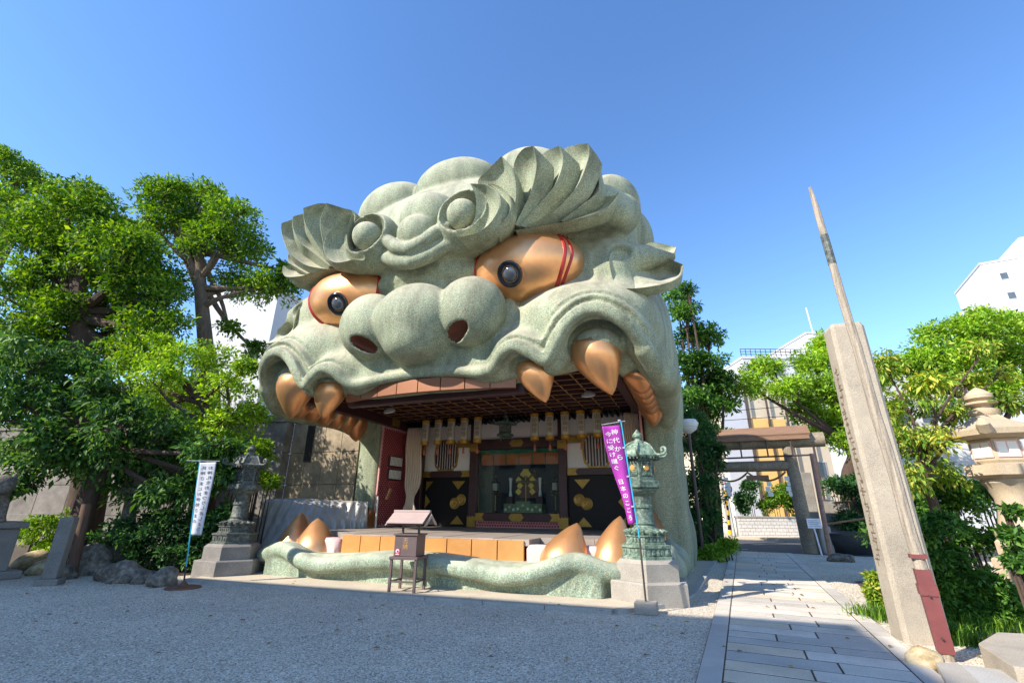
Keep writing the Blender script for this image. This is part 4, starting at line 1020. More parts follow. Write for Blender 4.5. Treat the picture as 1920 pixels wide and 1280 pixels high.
for q in range(6):
    Mx = Matrix.Rotation(R(60 * q + 30), 4, 'Z'); dd = .54 * .86 * k_ * math.cos(R(30))
    MB().box(dd - .02, dd + .02, -.2 * k_, .2 * k_, 2.96 * k_, 3.32 * k_, 0, Mx).build('window_frame', M['pink'], fbx)
    for s_ in (-1, 1): MB().box(dd + .016, dd + .026, s_ * .095 * k_ - .08 * k_, s_ * .095 * k_ + .08 * k_, 2.99 * k_, 3.29 * k_, 0, Mx).build('paper_pane', M['paper'], fbx)
rf = MB().lathe(zs([(.62, 3.38), (1.02, 3.44), (1.05, 3.56), (.80, 3.66), (.48, 3.80), (.30, 3.94)]), 6).build('roof', M['granite_warm'], sl)
for q in range(6):
    a = R(60 * q); MB().tube([Vector((math.cos(a) * r0 * k_ * .86, math.sin(a) * r0 * k_ * .86, z0 * k_)) for r0, z0 in ((.9, 3.55), (1.05, 3.55), (1.16, 3.64), (1.14, 3.74))], [.12, .12, .10, .05], 8).build('roof_curl', M['granite_warm'], rf, smooth=True)
MB().lathe(zs([(.30, 3.92), (.34, 3.98), (.34, 4.06), (.22, 4.10), (.22, 4.16), (.36, 4.20), (.36, 4.25), (.16, 4.26), (.30, 4.34), (.30, 4.42), (.16, 4.54), (.02, 4.62)]), 20).build('jewel', M['granite_warm'], sl, smooth=True)
def slab(name, px, z0, z1, mat, label, cat='slab', z_off=0):
    q = [ground(x, y, z1) for x, y in px]
    o = MB().loft([[(p.x, p.y, z0) for p in q], [(p.x * .999, p.y * .999, z1 - .012) for p in q], [((p.x - sum(v.x for v in q) / len(q)) * .985 + sum(v.x for v in q) / len(q), (p.y - sum(v.y for v in q) / len(q)) * .985 + sum(v.y for v in q) / len(q), z1) for p in q]]).build(name, mat)
    return tag(o, label, cat)
slab('stone_slab', [(1754, 1240), (1796, 1242), (1850, 1290), (1780, 1290)], 0, .10, M['granite'], 'pale grey granite slab at the foot of the wooden pole')
slab('stone_slab', [(1800, 1244), (1940, 1262), (1940, 1330), (1856, 1296)], 0, .10, M['kerb'], 'cream stone slab beside the pale grey granite slab')
slab('stone_step', [(1834, 1205), (1870, 1184), (1990, 1190), (1990, 1262), (1900, 1248)], 0, .22, M['pillar'], 'thick weathered stone step in front of the green hedge', 'step')
def rock(name, c, r, mat, label, seed, group=None, cat='rock'):
    rg = np.random.default_rng(seed); bm = bmesh.new(); bmesh.ops.create_icosphere(bm, subdivisions=3, radius=1)
    ph = rg.uniform(0, 6, 9)
    for v in bm.verts:
        p = v.co; n_ = 1 + .16 * math.sin(2.3 * p.x + ph[0]) * math.sin(2.1 * p.y + ph[1]) + .12 * math.sin(4 * p.z + ph[2] + 2 * p.x) + .06 * math.sin(7 * p.y + ph[3] + 3 * p.z)
        v.co = Vector((p.x * r[0] * n_, p.y * r[1] * n_, p.z * r[2] * n_))
    me = bpy.data.meshes.new(name); bm.to_mesh(me); bm.free(); me.materials.append(mat); me.polygons.foreach_set('use_smooth', np.ones(len(me.polygons), dtype=bool))
    o = bpy.data.objects.new(name, me); link(o); o.location = c; o.rotation_euler = (0, 0, rg.uniform(0, 6))
    return tag(o, label, cat, group)
M['rock'] = stone('rock', [lin((84, 78, 70)), lin((124, 114, 102)), lin((156, 146, 130))], 8, .9, .4, 12, .5)
M['rock_tan'] = stone('tan_rock', [lin((150, 128, 92)), lin((190, 168, 126)), lin((206, 190, 156))], 8, .9, .3, 12, .5)
rock('rock', ground(1738, 1245, .03), (.20, .17, .13), M['rock_tan'], 'tan boulder beside the path edging below the granite pillar', 2)

# ================================================================== TORII AND THINGS AROUND IT
M['torii'] = stone('torii_stone', [lin((100, 90, 76)), lin((138, 124, 104)), lin((160, 146, 124))], 30, .9, .35)
M['rust_wood'] = simple('rusty_wood', lin((124, 94, 72)), .8, 0, .3, 5, .2, stretch=(.6, 6, 6))
tR = ground(1520, 1037); tz = at(1487, 826, tR.y).z; zt2 = at(1478, 872, tR.y).z; tw = 3.55
to = empty('torii', tR, path.rotation_euler.z, 'weathered stone torii over the path with a plank cover on its top beam', 'torii')
for x, l in ((0, 1), (-tw, 1)):
    MB().tube([(x, 0, -.05), (x - (.08 if x == 0 else -.08), 0, tz - .2)], [.27, .23], 20).build('pillar', M['torii'], to, smooth=True)
MB().tube([(-tw - 1.2, 0, tz), (.0 + 1.25, 0, tz)], .30, 16).build('top_beam', M['torii'], to, smooth=True)
MB().tube([(-tw - .1, 0, zt2), (.1, 0, zt2)], .22, 16).build('tie_beam', M['torii'], to, smooth=True)
MB().loft([[Vector((x, y, z)) for y, z in ((-.55, tz + .22), (0, tz + .62), (.55, tz + .22), (.52, tz + .15), (0, tz + .52), (-.52, tz + .15))] for x in (-tw - 1.3, .75)]).build('plank_cover', M['rust_wood'], to)
MB().box(-tw - 1.2, .7, -.52, -.40, tz + .0, tz + .2).build('cover_plank', M['rust_wood'], to)
for x in (-tw + .4, -1.9, -.9, .0): MB().tube([(x, -.42, tz + .1), (x, -.42, zt2 + .32)], .035, 6).build('hanger', M['pole_dark'], to)
MB().tube([(-tw - .2, -.42, zt2 + .32), (.7, -.42, zt2 + .36)], .04, 6).build('rail', M['pole_dark'], to)
rope = [(-tw + .35 + (tw - .7) * t, -.1, zt2 - .25 - .35 * (1 - abs(2 * ((t * 2) % 1) - 1) ** 2)) for t in [i / 24 for i in range(25)]]
MB().tube(rope, .045, 6).build('straw_rope', simple('straw', lin((120, 96, 62)), .9), to, smooth=True)
for x in (-tw + .9, -1.1, -.35):
    for k in range(4): MB().box(x - .09 + (.07 if k % 2 else 0), x + .09 + (.07 if k % 2 else 0), -.13, -.12, zt2 - .62 - .2 * k, zt2 - .44 - .2 * k).build('paper_streamer', M['paper'], to)
MB().box(-1.85, -1.0, -.2, -.1, zt2 - .58, zt2 - .38).build('name_plate', M['rust_wood'], to)
MB().tube([ground(1558, 1046) - tR + Vector((0, 0, 0)), at(1522, 850, 17.9) - tR], .085, 8).build('prop_pole', simple('rust_pole', lin((150, 116, 100)), .8, 0, .3, 6), to)
to.rotation_euler = (0, 0, 0)
for ch in to.children:
    if not ch.name.startswith('prop_pole'): ch.rotation_euler = (0, 0, path.rotation_euler.z)
g0 = ground(1320, 1052); lh = at(1300, 795, g0.y).z
lp = empty('park_lamp', g0, 0, 'globe lamp on a slim dark pole in front of the dark leaning tree', 'street lamp')
MB().tube([(0, 0, 0), (0, 0, lh - .2)], .06, 8).build('pole', M['pole_dark'], lp)
MB().lathe([(.05, lh - .35), (.28, lh - .2), (.36, lh), (.36, lh + .04), (.34, lh + .05), (.30, lh + .14), (.05, lh + .18)], 20).build('globe', M['lamp_white'], lp, smooth=True)
for z in (-.12, -.04): MB().lathe([(.30 - z * .0, lh + z), (.345 + z * .2, lh + z + .012), (.30, lh + z + .024)], 20).build('globe_band', M['pole_dark'], lp)
gs = ground(1378, 1008); sz = at(1362, 916, gs.y).z
ns = empty('no_parking_sign', gs, 0, 'round red and white traffic sign on a grey pole across the road', 'traffic sign')
MB().tube([(0, 0, 0), (-.2, 0, sz + .9)], .09, 8).build('pole', simple('galvanised', (.45, .47, .5), .5, .3), ns)
Mx = Matrix.Translation((-.15, -.12, sz)) @ Matrix.Rotation(R(90), 4, 'X')
d1 = MB().lathe([(.36, 0), (.36, .02), (.3, .021)], 24, M=Mx).build('disc', M['red'], ns); MB().lathe([(.28, .021), (.28, .03), (.1, .031)], 24, M=Mx).build('disc_centre', M['white_ink'], d1)
MB().box(-.28, -.02, -.158, -.152, sz - .0, sz + .13).build('truck_symbol', simple('sign_blue', lin((30, 110, 170)), .5), d1); MB().box(-.22, .06, -.158, -.152, sz - .14, sz - .04).build('truck_symbol', bpy.data.materials['sign_blue'], d1)
MB().box(-.34, .04, -.15, -.13, sz - .62, sz - .42).build('plate', M['white_ink'], ns)
g1 = ground(1365, 1008)
gp = empty('guard_post', g1 + Vector((0, -.4, 0)), 0, 'pole wrapped in yellow and black stripes at the roadside', 'pole')
for k in range(9): MB().lathe([(.12, .2 + .28 * k), (.12, .2 + .28 * (k + 1) - .004)], 10).build('stripe', simple('stripe_yellow', lin((220, 170, 30)), .5) if k == 0 else bpy.data.materials['stripe_yellow'] if k % 2 == 0 else M['black'], gp)
MB().tube([(0, 0, 0), (-.3, 0, 8.5)], .1, 8).build('pole', M['granite'], gp)
# white block planter wall
wl_ = ground(1389, 1009); wr_ = ground(1512, 1010); wh_ = at(1389, 967, wl_.y).z
pw = empty('block_wall', wl_, math.atan2(wr_.y - wl_.y, wr_.x - wl_.x), 'low white concrete block wall across the road', 'wall')
Lw = (wr_ - wl_).length; nb_ = 12; ch_ = (wh_ - .1) / 6
M['white_block'] = stone('white_block', [lin((190, 184, 178)), lin((216, 210, 204)), lin((228, 224, 218))], 20, .9, .15)
MB().box(.01, Lw - .01, .06, .34, 0, wh_ - .1).build('core', M['kerb'], pw)
for r0 in range(6):
    for c0 in range(nb_ + 1):
        a = max(0, (c0 - (.5 if r0 % 2 else 0)) * Lw / nb_); b = min(Lw, (c0 + 1 - (.5 if r0 % 2 else 0)) * Lw / nb_)
        if b - a > .05: MB().box(a + .012, b - .012, 0, .40, r0 * ch_ + .012, (r0 + 1) * ch_ - .006).build('block', M['white_block'], pw)
MB().box(-.03, Lw + .03, -.03, .43, wh_ - .1, wh_, .01).build('coping', M['granite'], pw)
# basin, notice, stones by the torii
gb = ground(1602, 1038)
bs_ = empty('water_basin', gb, 0, 'dark stone water basin with a grey spout block beside the torii', 'basin')
MB().loft([[Vector((r0 * 1.0 * math.cos(a) * (1 + .1 * math.sin(3 * a)), r0 * .7 * math.sin(a), z)) for a in [2 * math.pi * j / 20 for j in range(20)]] for r0, z in ((.9, 0), (1.15, .35), (1.2, .75), (1.0, .8), (.85, .6))]).build('bowl', simple('dark_rock', (.03, .032, .034), .35, 0, .3, 4, .3, 12), bs_, smooth=True)
MB().box(-1.35, -.9, -.3, .3, 0, 1.0, .04).build('spout_block', M['granite'], bs_); MB().tube([(-1.0, 0, 1.05), (.6, -.2, 1.3)], .04, 6).build('bamboo_spout', M['rust_wood'], bs_)
gn = ground(1541, 1040)
nt_ = empty('notice_stand', gn, R(-15), 'small white notice on a thin stand beside the torii pillar', 'notice')
nz = at(1533, 982, gn.y).z; MB().tube([(0, 0, 0), (-.1, 0, nz)], .03, 6).build('stand', M['white_ink'], nt_); MB().box(-.30, .18, -.05, -.02, nz - .15, nz + .2, 0).build('board', M['white_ink'], nt_)
for k in range(4): MB().box(-.25, .12 - .06 * (k % 2), -.056, -.0505, nz - .09 + k * .07, nz - .078 + k * .07).build('text_line', M['pole_dark'], nt_)
for i, (px, py, r0) in enumerate(((1570, 1047, .3), (1590, 1048, .22))):
    rock('rock', ground(px, py, .08), (r0, r0 * .8, r0 * .6), M['rock'], 'grey stone by the foot of the torii prop, ' + ('larger of two' if i == 0 else 'smaller of two'), 20 + i)
# shade structure beside: grey stone post behind the torii
M['old_granite'] = stone('old_granite', [lin((100, 94, 86)), lin((136, 128, 118)), lin((160, 152, 140))], 40, .9, .4)
gp2 = ground(1560, 1030); g2 = empty('stone_fence', gp2 + Vector((.6, 1.0, 0)), path.rotation_euler.z, 'row of grey stone fence panels behind the torii pillar', 'fence')
for k in range(3): MB().box(k * 1.1, k * 1.1 + 1.04, 0, .2, 0, 2.0, .02).build('panel', M['old_granite'], g2)
MB().box(-.7, -.2, -.05, .4, 0, at(1500, 880, 21.5).z, .02).build('gate_post', M['old_granite'], g2)
# ================================================================== LEFT SIDE: stone hall wall, tarpaulin, guardian, posts
M['wall_stone'] = stone('stained_ashlar', [lin((112, 108, 104)), lin((134, 128, 122)), lin((150, 144, 136))], 60, .9, .55, 60, .2)
M['hall_stone'] = stone('brown_stained_ashlar', [lin((136, 120, 98)), lin((164, 146, 120)), lin((182, 166, 140))], 60, .9, .55, 60, .2)
wc = LW(-8.75, 5.0); wtop = 4.9
sw = empty('stone_hall', wc, HEAD_RZ, 'grey stained stone block building beside the lion head', 'building')
MB().box(.03, 3.15, .03, 9.0, 0, wtop - .28).build('core', M['wall_stone'], sw)
rows = 4; rh = (wtop - .3) / rows
for r0 in range(rows):
    for c0 in range(4):                       # face towards the lion stage
        MB().box(c0 * .8 + .006, c0 * .8 + .794, -.03, .02, r0 * rh + .01, (r0 + 1) * rh - .008, .008).build('stone_panel', M['hall_stone'], sw)
MB().box(-.08, 3.2, -.1, 9.1, wtop - .28, wtop, .02).build('coping', M['wall_stone'], sw)
MB().box(.75, 1.05, -.06, -.031, wtop - 1.75, wtop - .45, 0).build('slot_window', M['lacquer_black'], sw)
MB().box(.72, 1.08, -.05, -.0305, wtop - 1.80, wtop - .40, 0).build('slot_frame', M['pole_dark'], sw)
wing = empty('stone_wall', wc, R(168), 'long bluish grey stone wall behind the planting and the left trees', 'wall')
for r0 in range(rows):
    for c0 in range(14):
        MB().box(c0 * 1.6 + .01 + (.0 if c0 else .04), c0 * 1.6 + 1.59, -.04, .4, r0 * rh + .01, (r0 + 1) * rh - .008, .008).build('stone_panel', M['wall_stone'], wing)
MB().box(.1, 22.4, -.1, .46, rows * rh, wtop - .02, .02).build('coping', M['wall_stone'], wing)
# tarpaulin
M['tarp'] = simple('grey_tarpaulin', lin((166, 162, 158)), .36, .15, .14, 3)
tl = [at(498, 936, 14.6), at(560, 934, 14.9), at(640, 938, 15.2), at(690, 940, 15.2)]
bl_ = [ground(474, 1064), ground(540, 1072), ground(620, 1060), ground(690, 1050)]
T_ = resample(tl, 160); B_ = resample(bl_, 160); rows_ = []
for i in range(22):
    v = i / 21; row = []
    for j in range(160):
        p = T_[j].lerp(B_[j], v); u = j / 159
        w = .09 * v ** .5 * abs(math.sin(u * 17 + 1.5 * math.sin(5 * v + u * 3))) + .07 * abs(math.sin(u * 37 + 4 * v + 2 * math.sin(9 * v))) * v ** .3 + .04 * math.sin(70 * u + 9 * v) + .05 * math.sin(9 * u + 7 * v)
        p = p + Vector((.25 * w, -.9 * w - .30 * math.sin(math.pi * v) * .3, 0)); p.z = max(.015, p.z); row.append(p)
    rows_.append(row)
V = [p for r in rows_ for p in r]
o = MB().add(V, [(i * 160 + j, i * 160 + j + 1, (i + 1) * 160 + j + 1, (i + 1) * 160 + j) for i in range(21) for j in range(159)]).build('tarpaulin', M['tarp'], None, smooth=2)
o.modifiers.new('thick', 'SOLIDIFY').thickness = .01
tag(o, 'grey wrinkled tarpaulin sheet hung against the stained stone building', 'tarpaulin')
# stuff under the tarp: frame
fr = empty('stacked_boards', (0, 0, 0), 0, 'dark stacked boards hidden under the grey tarpaulin', 'boards')
q = [tl[0] + Vector((.7, .45, -.15)), tl[-1] + Vector((-.2, .3, -.15))]
MB().loft([[(p.x, p.y + d, z) for p, d in ((q[0], 0), (q[1], 0), (q[1], .6), (q[0], .6))] for z in (0, q[0].z - .05)]).build('board_stack', M['dark_wood'], fr)

# guardian dog on a pedestal
gk = ground(-100, 1092)
kd = empty('guardian_dog', (gk.x, gk.y + .3, 0), R(60), 'weathered stone guardian dog seated on a stone pedestal', 'statue')
M['old_stone'] = stone('old_stone', [lin((84, 78, 70)), lin((116, 108, 96)), lin((146, 136, 120))], 30, .9, .4)
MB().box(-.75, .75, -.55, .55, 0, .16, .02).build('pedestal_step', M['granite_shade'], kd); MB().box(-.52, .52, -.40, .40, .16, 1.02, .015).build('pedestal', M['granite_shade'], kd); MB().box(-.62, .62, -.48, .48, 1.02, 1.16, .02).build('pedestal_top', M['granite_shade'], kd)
Dg = Field(.6, -.8, .8, 1.1, 2.4, .022)
Dg.ell((0, .22, 1.42), (.24, .34, .26), .08); Dg.ell((0, -.12, 1.58), (.22, .24, .32), .1); Dg.ell((0, -.24, 1.92), (.23, .26, .22), .08)
Dg.ell((0, -.44, 1.84), (.14, .14, .12), .05); Dg.chain([(.14, -.24, 1.55), (.15, -.32, 1.3), (.15, -.34, 1.18)], [.09, .075, .085], .05); Dg.ell((.15, -.4, 1.19), (.08, .12, .06), .04)
Dg.ell((.2, .3, 1.32), (.12, .22, .2), .06); Dg.ell((.2, .12, 1.19), (.09, .18, .06), .04); Dg.chain([(0, .5, 1.4), (0, .62, 1.7), (.0, .5, 1.95)], [.1, .14, .06], .06)
for q in range(5): Dg.ell((.16, -.16 + .05 * q, 2.02 - .12 * q), (.09, .09, .08), .03)
Dg.ell((.17, -.2, 2.1), (.05, .06, .09), .03); Dg.ell((.09, -.47, 1.95), (.04, .04, .035), .02)
Dg.build('dog', M['old_stone'], kd); del Dg
gp3 = ground(92, 1096)
po = empty('stone_post', gp3, R(18), 'slim square grey stone post beside the guardian dog', 'post')
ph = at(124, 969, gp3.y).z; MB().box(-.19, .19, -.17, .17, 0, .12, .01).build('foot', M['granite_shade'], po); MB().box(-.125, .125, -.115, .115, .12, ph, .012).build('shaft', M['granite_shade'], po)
gw = ground(132, 1083); wz_ = at(166, 930, gw.y).z
o = MB().tube([gw, at(163, 945, gw.y + .05)], [.11, .10], 12).build('wooden_post', simple('brown_post', lin((92, 68, 52)), .85, 0, .3, 5, .3, 30, stretch=(6, 6, .6)), None, smooth=True); tag(o, 'leaning brown round wooden post between the stone post and the small lantern', 'post')
gl_ = ground(182, 1072) + Vector((0, .5, 0)); s3 = empty('garden_lantern', gl_, 0, 'old stepped stone lantern base standing among rocks under the trees', 'stone lantern')
for r0, z0, z1 in ((.62, 0, .45), (.46, .45, .75), (.36, .75, .98)): MB().lathe([(r0, z0), (r0, z1 - .04), (r0 - .05, z1)], 6).build('step', M['old_stone'], s3)
MB().lathe([(.26, .98), (.2, 1.1), (.16, 1.3), (.16, 1.7), (.22, 1.8)], 16).build('shaft', M['old_stone'], s3, smooth=True); MB().lathe([(.4, 1.8), (.42, 1.95), (.3, 2.0)], 6).build('platform', M['old_stone'], s3); MB().lathe([(.28, 2.0), (.28, 2.35), (.2, 2.36)], 6).build('fire_box', M['old_stone'], s3); MB().lathe([(.55, 2.35), (.5, 2.45), (.2, 2.62), (.1, 2.8), (.02, 2.9)], 6).build('roof', M['old_stone'], s3)
rk = [(62, 1058, .40, 'flat sunlit tan rock beside the stone post', 1), (78, 1068, .30, 'rounded tan rock next to the flat rock', 1), (170, 1062, .5, 'tall pointed dark rock before the small stone lantern', 0), (205, 1078, .34, 'rounded grey boulder at the gravel edge', 0), (240, 1080, .36, 'wide low grey boulder under the hedge', 0), (118, 1078, .25, 'small brown rock beside the wooden post', 0), (272, 1084, .26, 'small flat grey rock at the hedge end', 0), (305, 1088, .3, 'long low dark kerb rock near the white banner', 0)]
for i, (x, y, r0, lb, tan) in enumerate(rk):
    rock('rock', ground(x, y, r0 * .3), (r0, r0 * .8, r0 * (.75 if i != 2 else 1.0)), M['rock_tan'] if tan else M['rock'], lb, 40 + i, 'rocks along the planting bed')
gl4 = at(212, 768, 15.5); l4 = empty('garden_lamp', (gl4.x, 15.5, 0), 0, 'round garden lamp with dark bands half hidden among leaves', 'lamp')
MB().tube([(0, 0, 0), (0, 0, gl4.z - .2)], .05, 8).build('pole', M['pole_dark'], l4); MB().lathe([(.05, gl4.z - .3), (.28, gl4.z - .2), (.38, gl4.z), (.36, gl4.z + .08), (.05, gl4.z + .14)], 18).build('globe', M['lamp_white'], l4, smooth=True)

# ================================================================== BUILDINGS BEHIND
M['white_wall'] = simple('white_render', lin((188, 188, 192)), .85, 0, .03, 2)
M['grey_wall'] = simple('grey_render', lin((178, 180, 186)), .85, 0, .04, 2)
M['cream_wall'] = simple('cream_render', lin((200, 184, 160)), .85, 0, .05, 2)
M['yellow_wall'] = simple('yellow_render', lin((224, 178, 106)), .85, 0, .05, 2)
M['window_glass'] = simple('window_glass', (.08, .10, .12), .1, .0, .3)
def block(name, px_l, px_r, py_top, Y, depth, mat, label, rz=0.0, floors=0, wins=0, zwin=None):
    a = at(px_l, py_top, Y); b = at(px_r, py_top, Y); w = b.x - a.x
    r_ = empty(name, (a.x, Y, 0), rz, label, 'building')
    MB().box(0, w, 0, depth, 0, a.z).build('wall', mat, r_); MB().box(-.12, w + .12, -.12, depth + .12, a.z, a.z + .3).build('parapet', mat, r_)
    for f_ in range(floors):
        for k in range(wins):
            x = w * (k + .5) / wins; z = a.z * (f_ + .5) / floors
            wd = MB().box(x - w / wins * .28, x + w / wins * .28, -.04, .02, z - .7, z + .8).build('window', M['grey_wall'], r_)
            MB().box(x - w / wins * .24, x + w / wins * .24, -.06, -.041, z - .62, z + .72).build('pane', M['window_glass'], wd)
    return r_, w, a.z
b1, w1, h1 = block('white_building', 395, 545, 560, 27, 14, M['white_wall'], 'tall white rendered building behind the leafy left trees', R(-14))
for k in range(3): MB().box(w1 - 1.2, w1 - .6, -.06, -.002, 2.5 + 3.2 * k, 4.0 + 3.2 * k).build('window', M['window_glass'], b1)
b2, w2, h2 = block('grey_house', 140, 270, 735, 24, 8, M['cream_wall'], 'low house with pale eaves glimpsed behind the big left tree', R(-10), 2, 3)
MB().loft([[Vector((x, y, z)) for y, z in ((-.9, h2 - .1), (4, h2 + 1.8), (8.9, h2 - .1), (8.9, h2 - .25), (4, h2 + 1.6), (-.9, h2 - .25))] for x in (-.8, w2 + .8)]).build('roof', M['grey_wall'], b2)
b3, w3, h3 = block('cream_building', 1350, 1700, 722, 40, 12, M['cream_wall'], 'cream building with yellow panels across the road beyond the torii', R(4))
for xa, xb, mt in ((1352, 1402, M['white_wall']), (1408, 1442, M['yellow_wall']), (1446, 1476, M['yellow_wall'])):
    xa_, xb_ = at(xa, 800, 40).x - at(1350, 722, 40).x, at(xb, 800, 40).x - at(1350, 722, 40).x; zt = at(xa, 785 if mt is M['yellow_wall'] else 735, 40).z
    MB().box(xa_, xb_, -.25, -.01, .1, zt).build('wall_panel', mt, b3)
for xa in (1405, 1444, 1480, 1520):
    x_ = at(xa, 800, 40).x - at(1350, 722, 40).x; MB().tube([(x_, -.32, 0), (x_, -.32, h3 - .4)], .09, 6).build('drain_pipe', M['pole_dark'], b3)
for k in range(4):
    for q in range(5): 
        x_ = w3 * (.42 + .12 * q); wd = MB().box(x_, x_ + 1.3, -.06, -.005, 1.2 + 3 * k, 2.6 + 3 * k).build('window', M['grey_wall'], b3); MB().box(x_ + .08, x_ + 1.22, -.08, -.061, 1.28 + 3 * k, 2.52 + 3 * k).build('pane', M['window_glass'], wd)
b4, w4, h4 = block('grey_building', 1392, 1515, 672, 62, 14, M['grey_wall'], 'pale grey flat-roofed building with a roof railing above the trees', 0, 6, 3)
for k in range(14): MB().tube([(w4 * k / 13, .2, h4 + .3), (w4 * k / 13, .2, h4 + 1.5)], .05, 5).build('rail_post', M['pole_dark'], b4)
for z in (.7, 1.1, 1.5): MB().tube([(0, .2, h4 + z), (w4, .2, h4 + z)], .05, 5).build('rail', M['pole_dark'], b4)
b5, w5, h5 = block('grey_tower', 1512, 1570, 626, 66, 12, M['grey_wall'], 'pale grey stair tower with a thin antenna mast at its side', 0)
ma = at(1504, 577, 64); mb_ = empty('antenna_mast', (ma.x + .6, 64, 0), 0, 'thin white antenna mast on the pale grey roofs', 'antenna')
mz = at(1516, 672, 64).z; MB().tube([(.4, 0, mz - 1), (0, 0, ma.z)], .09, 6).build('mast', M['lamp_white'], mb_)
for dz, dx in ((0, -.8), (.9, .8), (1.6, -.6)): MB().box(min(0, dx), max(0, dx) + .1, -.1, .1, mz + 1.6 + dz, mz + 2.1 + dz).build('dish', M['lamp_white'], mb_)
# white tower at the right edge
a = at(1900, 455, 60); tb = empty('white_tower', (a.x, 60, 0), R(-28), 'tall white apartment tower with a rooftop tank above the right trees', 'building')
MB().box(0, 16, 0, 14, 0, a.z).build('wall', M['white_wall'], tb)
MB().box(-4.2, 0, 0.6, 12, 0, a.z - 2.4).build('stair_wing', M['white_wall'], tb); MB().box(-4.3, 0, .5, 12.1, a.z - 2.4, a.z - 2.1).build('parapet', M['grey_wall'], tb)
MB().box(2, 6, 3, 7, a.z, a.z + 2.0).build('rooftop_tank', M['grey_wall'], tb); MB().tube([(5.2, 2, a.z), (5.0, 2, a.z + 5)], .12, 6).build('mast', M['lamp_white'], tb)
for k in range(12):
    MB().box(.5, 15.5, -.12, -.002, a.z - 3.2 - 3.2 * k, a.z - 3.05 - 3.2 * k).build('floor_line', M['grey_wall'], tb)
    wd = MB().box(-2.6, -1.6, .52, .598, a.z - 5.4 - 3.2 * k, a.z - 4.2 - 3.2 * k).build('window', M['grey_wall'], tb); MB().box(-2.5, -1.7, .5, .519, a.z - 5.3 - 3.2 * k, a.z - 4.3 - 3.2 * k).build('pane', M['window_glass'], wd)
b7, w7, h7 = block('white_house', 1650, 1800, 700, 26, 8, M['white_wall'], 'white house with small windows glimpsed behind the yellow leafed tree', R(-10), 2, 4)
# unseen block added behind and left of the viewer, sized to shade the gravel
hb = empty('shade_caster', (-11.7, -2.1, 0), R(161.5), 'tall plain unseen block added opposite the lion to shade the gravel court', 'building')
HB = 13.9
MB().box(0, 34, 0, 16, 0, HB).build('wall', M['cream_wall'], hb); MB().box(-.1, 34.1, -.1, 16.1, HB, HB + .12).build('parapet', M['grey_wall'], hb)
for k in range(4):
    for q in range(12): 
        wd = MB().box(1 + 2.7 * q, 2.6 + 2.7 * q, -.06, -.002, 1.4 + 3.2 * k, 2.9 + 3.2 * k).build('window', M['grey_wall'], hb); MB().box(1.1 + 2.7 * q, 2.5 + 2.7 * q, -.08, -.061, 1.5 + 3.2 * k, 2.8 + 3.2 * k).build('pane', M['window_glass'], wd)
# power lines over the road
for i, (z0, z1) in enumerate(((6.4, 6.9), (7.0, 7.4), (5.9, 6.2))):
    o = MB().tube([road_c + PN * t + PD * 3.0 + Vector((0, 0, z0 + (z1 - z0) * (t + 30) / 60 + .0008 * t * t)) for t in range(-30, 31, 4)], .018, 5).build('power_line', M['pole_dark']); tag(o, 'thin black power line over the road beyond the torii, ' + ('middle', 'highest', 'lowest')[i] + ' of three', 'cable', 'power lines over the road')
# ================================================================== VEGETATION
def leaf_mat(name, cols, trans=.35, rough=.55):
    m, nt, bs = new_mat(name)
    ge = nt.nodes.new('ShaderNodeNewGeometry'); cr = nt.nodes.new('ShaderNodeValToRGB'); e = cr.color_ramp.elements
    while len(e) < len(cols): e.new(.5)
    for q, c, i in zip(e, cols, range(len(cols))): q.color = (*c, 1); q.position = i / (len(cols) - 1)
    nt.links.new(ge.outputs['Random Per Island'], cr.inputs[0])
    pv, _ = noise_col(nt, [(.55, .62, .5), (1, 1, 1), (1.25, 1.18, .95)], .55, 3, .5, stops=[.35, .5, .68])
    lc = mixc(nt, cr.outputs[0], pv.outputs[0], 1.0, 'MULTIPLY')
    nt.links.new(lc, bs.inputs['Base Color']); bs.inputs['Roughness'].default_value = rough; bs.inputs['Specular IOR Level'].default_value = .35
    tl_ = nt.nodes.new('ShaderNodeBsdfTranslucent'); hs_ = nt.nodes.new('ShaderNodeHueSaturation'); hs_.inputs['Hue'].default_value = .485; hs_.inputs['Value'].default_value = 1.65; hs_.inputs['Saturation'].default_value = 1.1
    nt.links.new(lc, hs_.inputs['Color']); nt.links.new(hs_.outputs[0], tl_.inputs['Color'])
    mx = nt.nodes.new('ShaderNodeMixShader'); mx.inputs[0].default_value = trans
    nt.links.new(bs.outputs[0], mx.inputs[1]); nt.links.new(tl_.outputs[0], mx.inputs[2]); nt.links.new(mx.outputs[0], nt.nodes['Material Output'].inputs[0])
    return m
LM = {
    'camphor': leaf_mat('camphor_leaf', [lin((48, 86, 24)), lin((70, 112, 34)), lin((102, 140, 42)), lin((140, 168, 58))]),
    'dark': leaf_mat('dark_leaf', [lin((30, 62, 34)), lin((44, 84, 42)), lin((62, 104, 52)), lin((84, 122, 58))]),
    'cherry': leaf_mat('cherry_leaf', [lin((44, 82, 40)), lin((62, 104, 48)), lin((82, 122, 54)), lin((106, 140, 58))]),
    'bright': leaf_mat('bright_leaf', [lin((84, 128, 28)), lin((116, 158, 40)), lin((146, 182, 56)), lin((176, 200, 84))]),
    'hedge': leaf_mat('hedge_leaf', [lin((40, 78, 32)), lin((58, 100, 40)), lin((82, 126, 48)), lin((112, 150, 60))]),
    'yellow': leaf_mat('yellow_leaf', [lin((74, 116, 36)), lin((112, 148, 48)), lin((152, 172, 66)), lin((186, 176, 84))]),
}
M['bark'] = simple('bark', lin((74, 58, 48)), .95, 0, .35, 5, .6, 22, stretch=(3, 3, .7))
M['bark_light'] = simple('bark_light', lin((112, 96, 82)), .95, 0, .35, 5, .6, 22, stretch=(3, 3, .7))
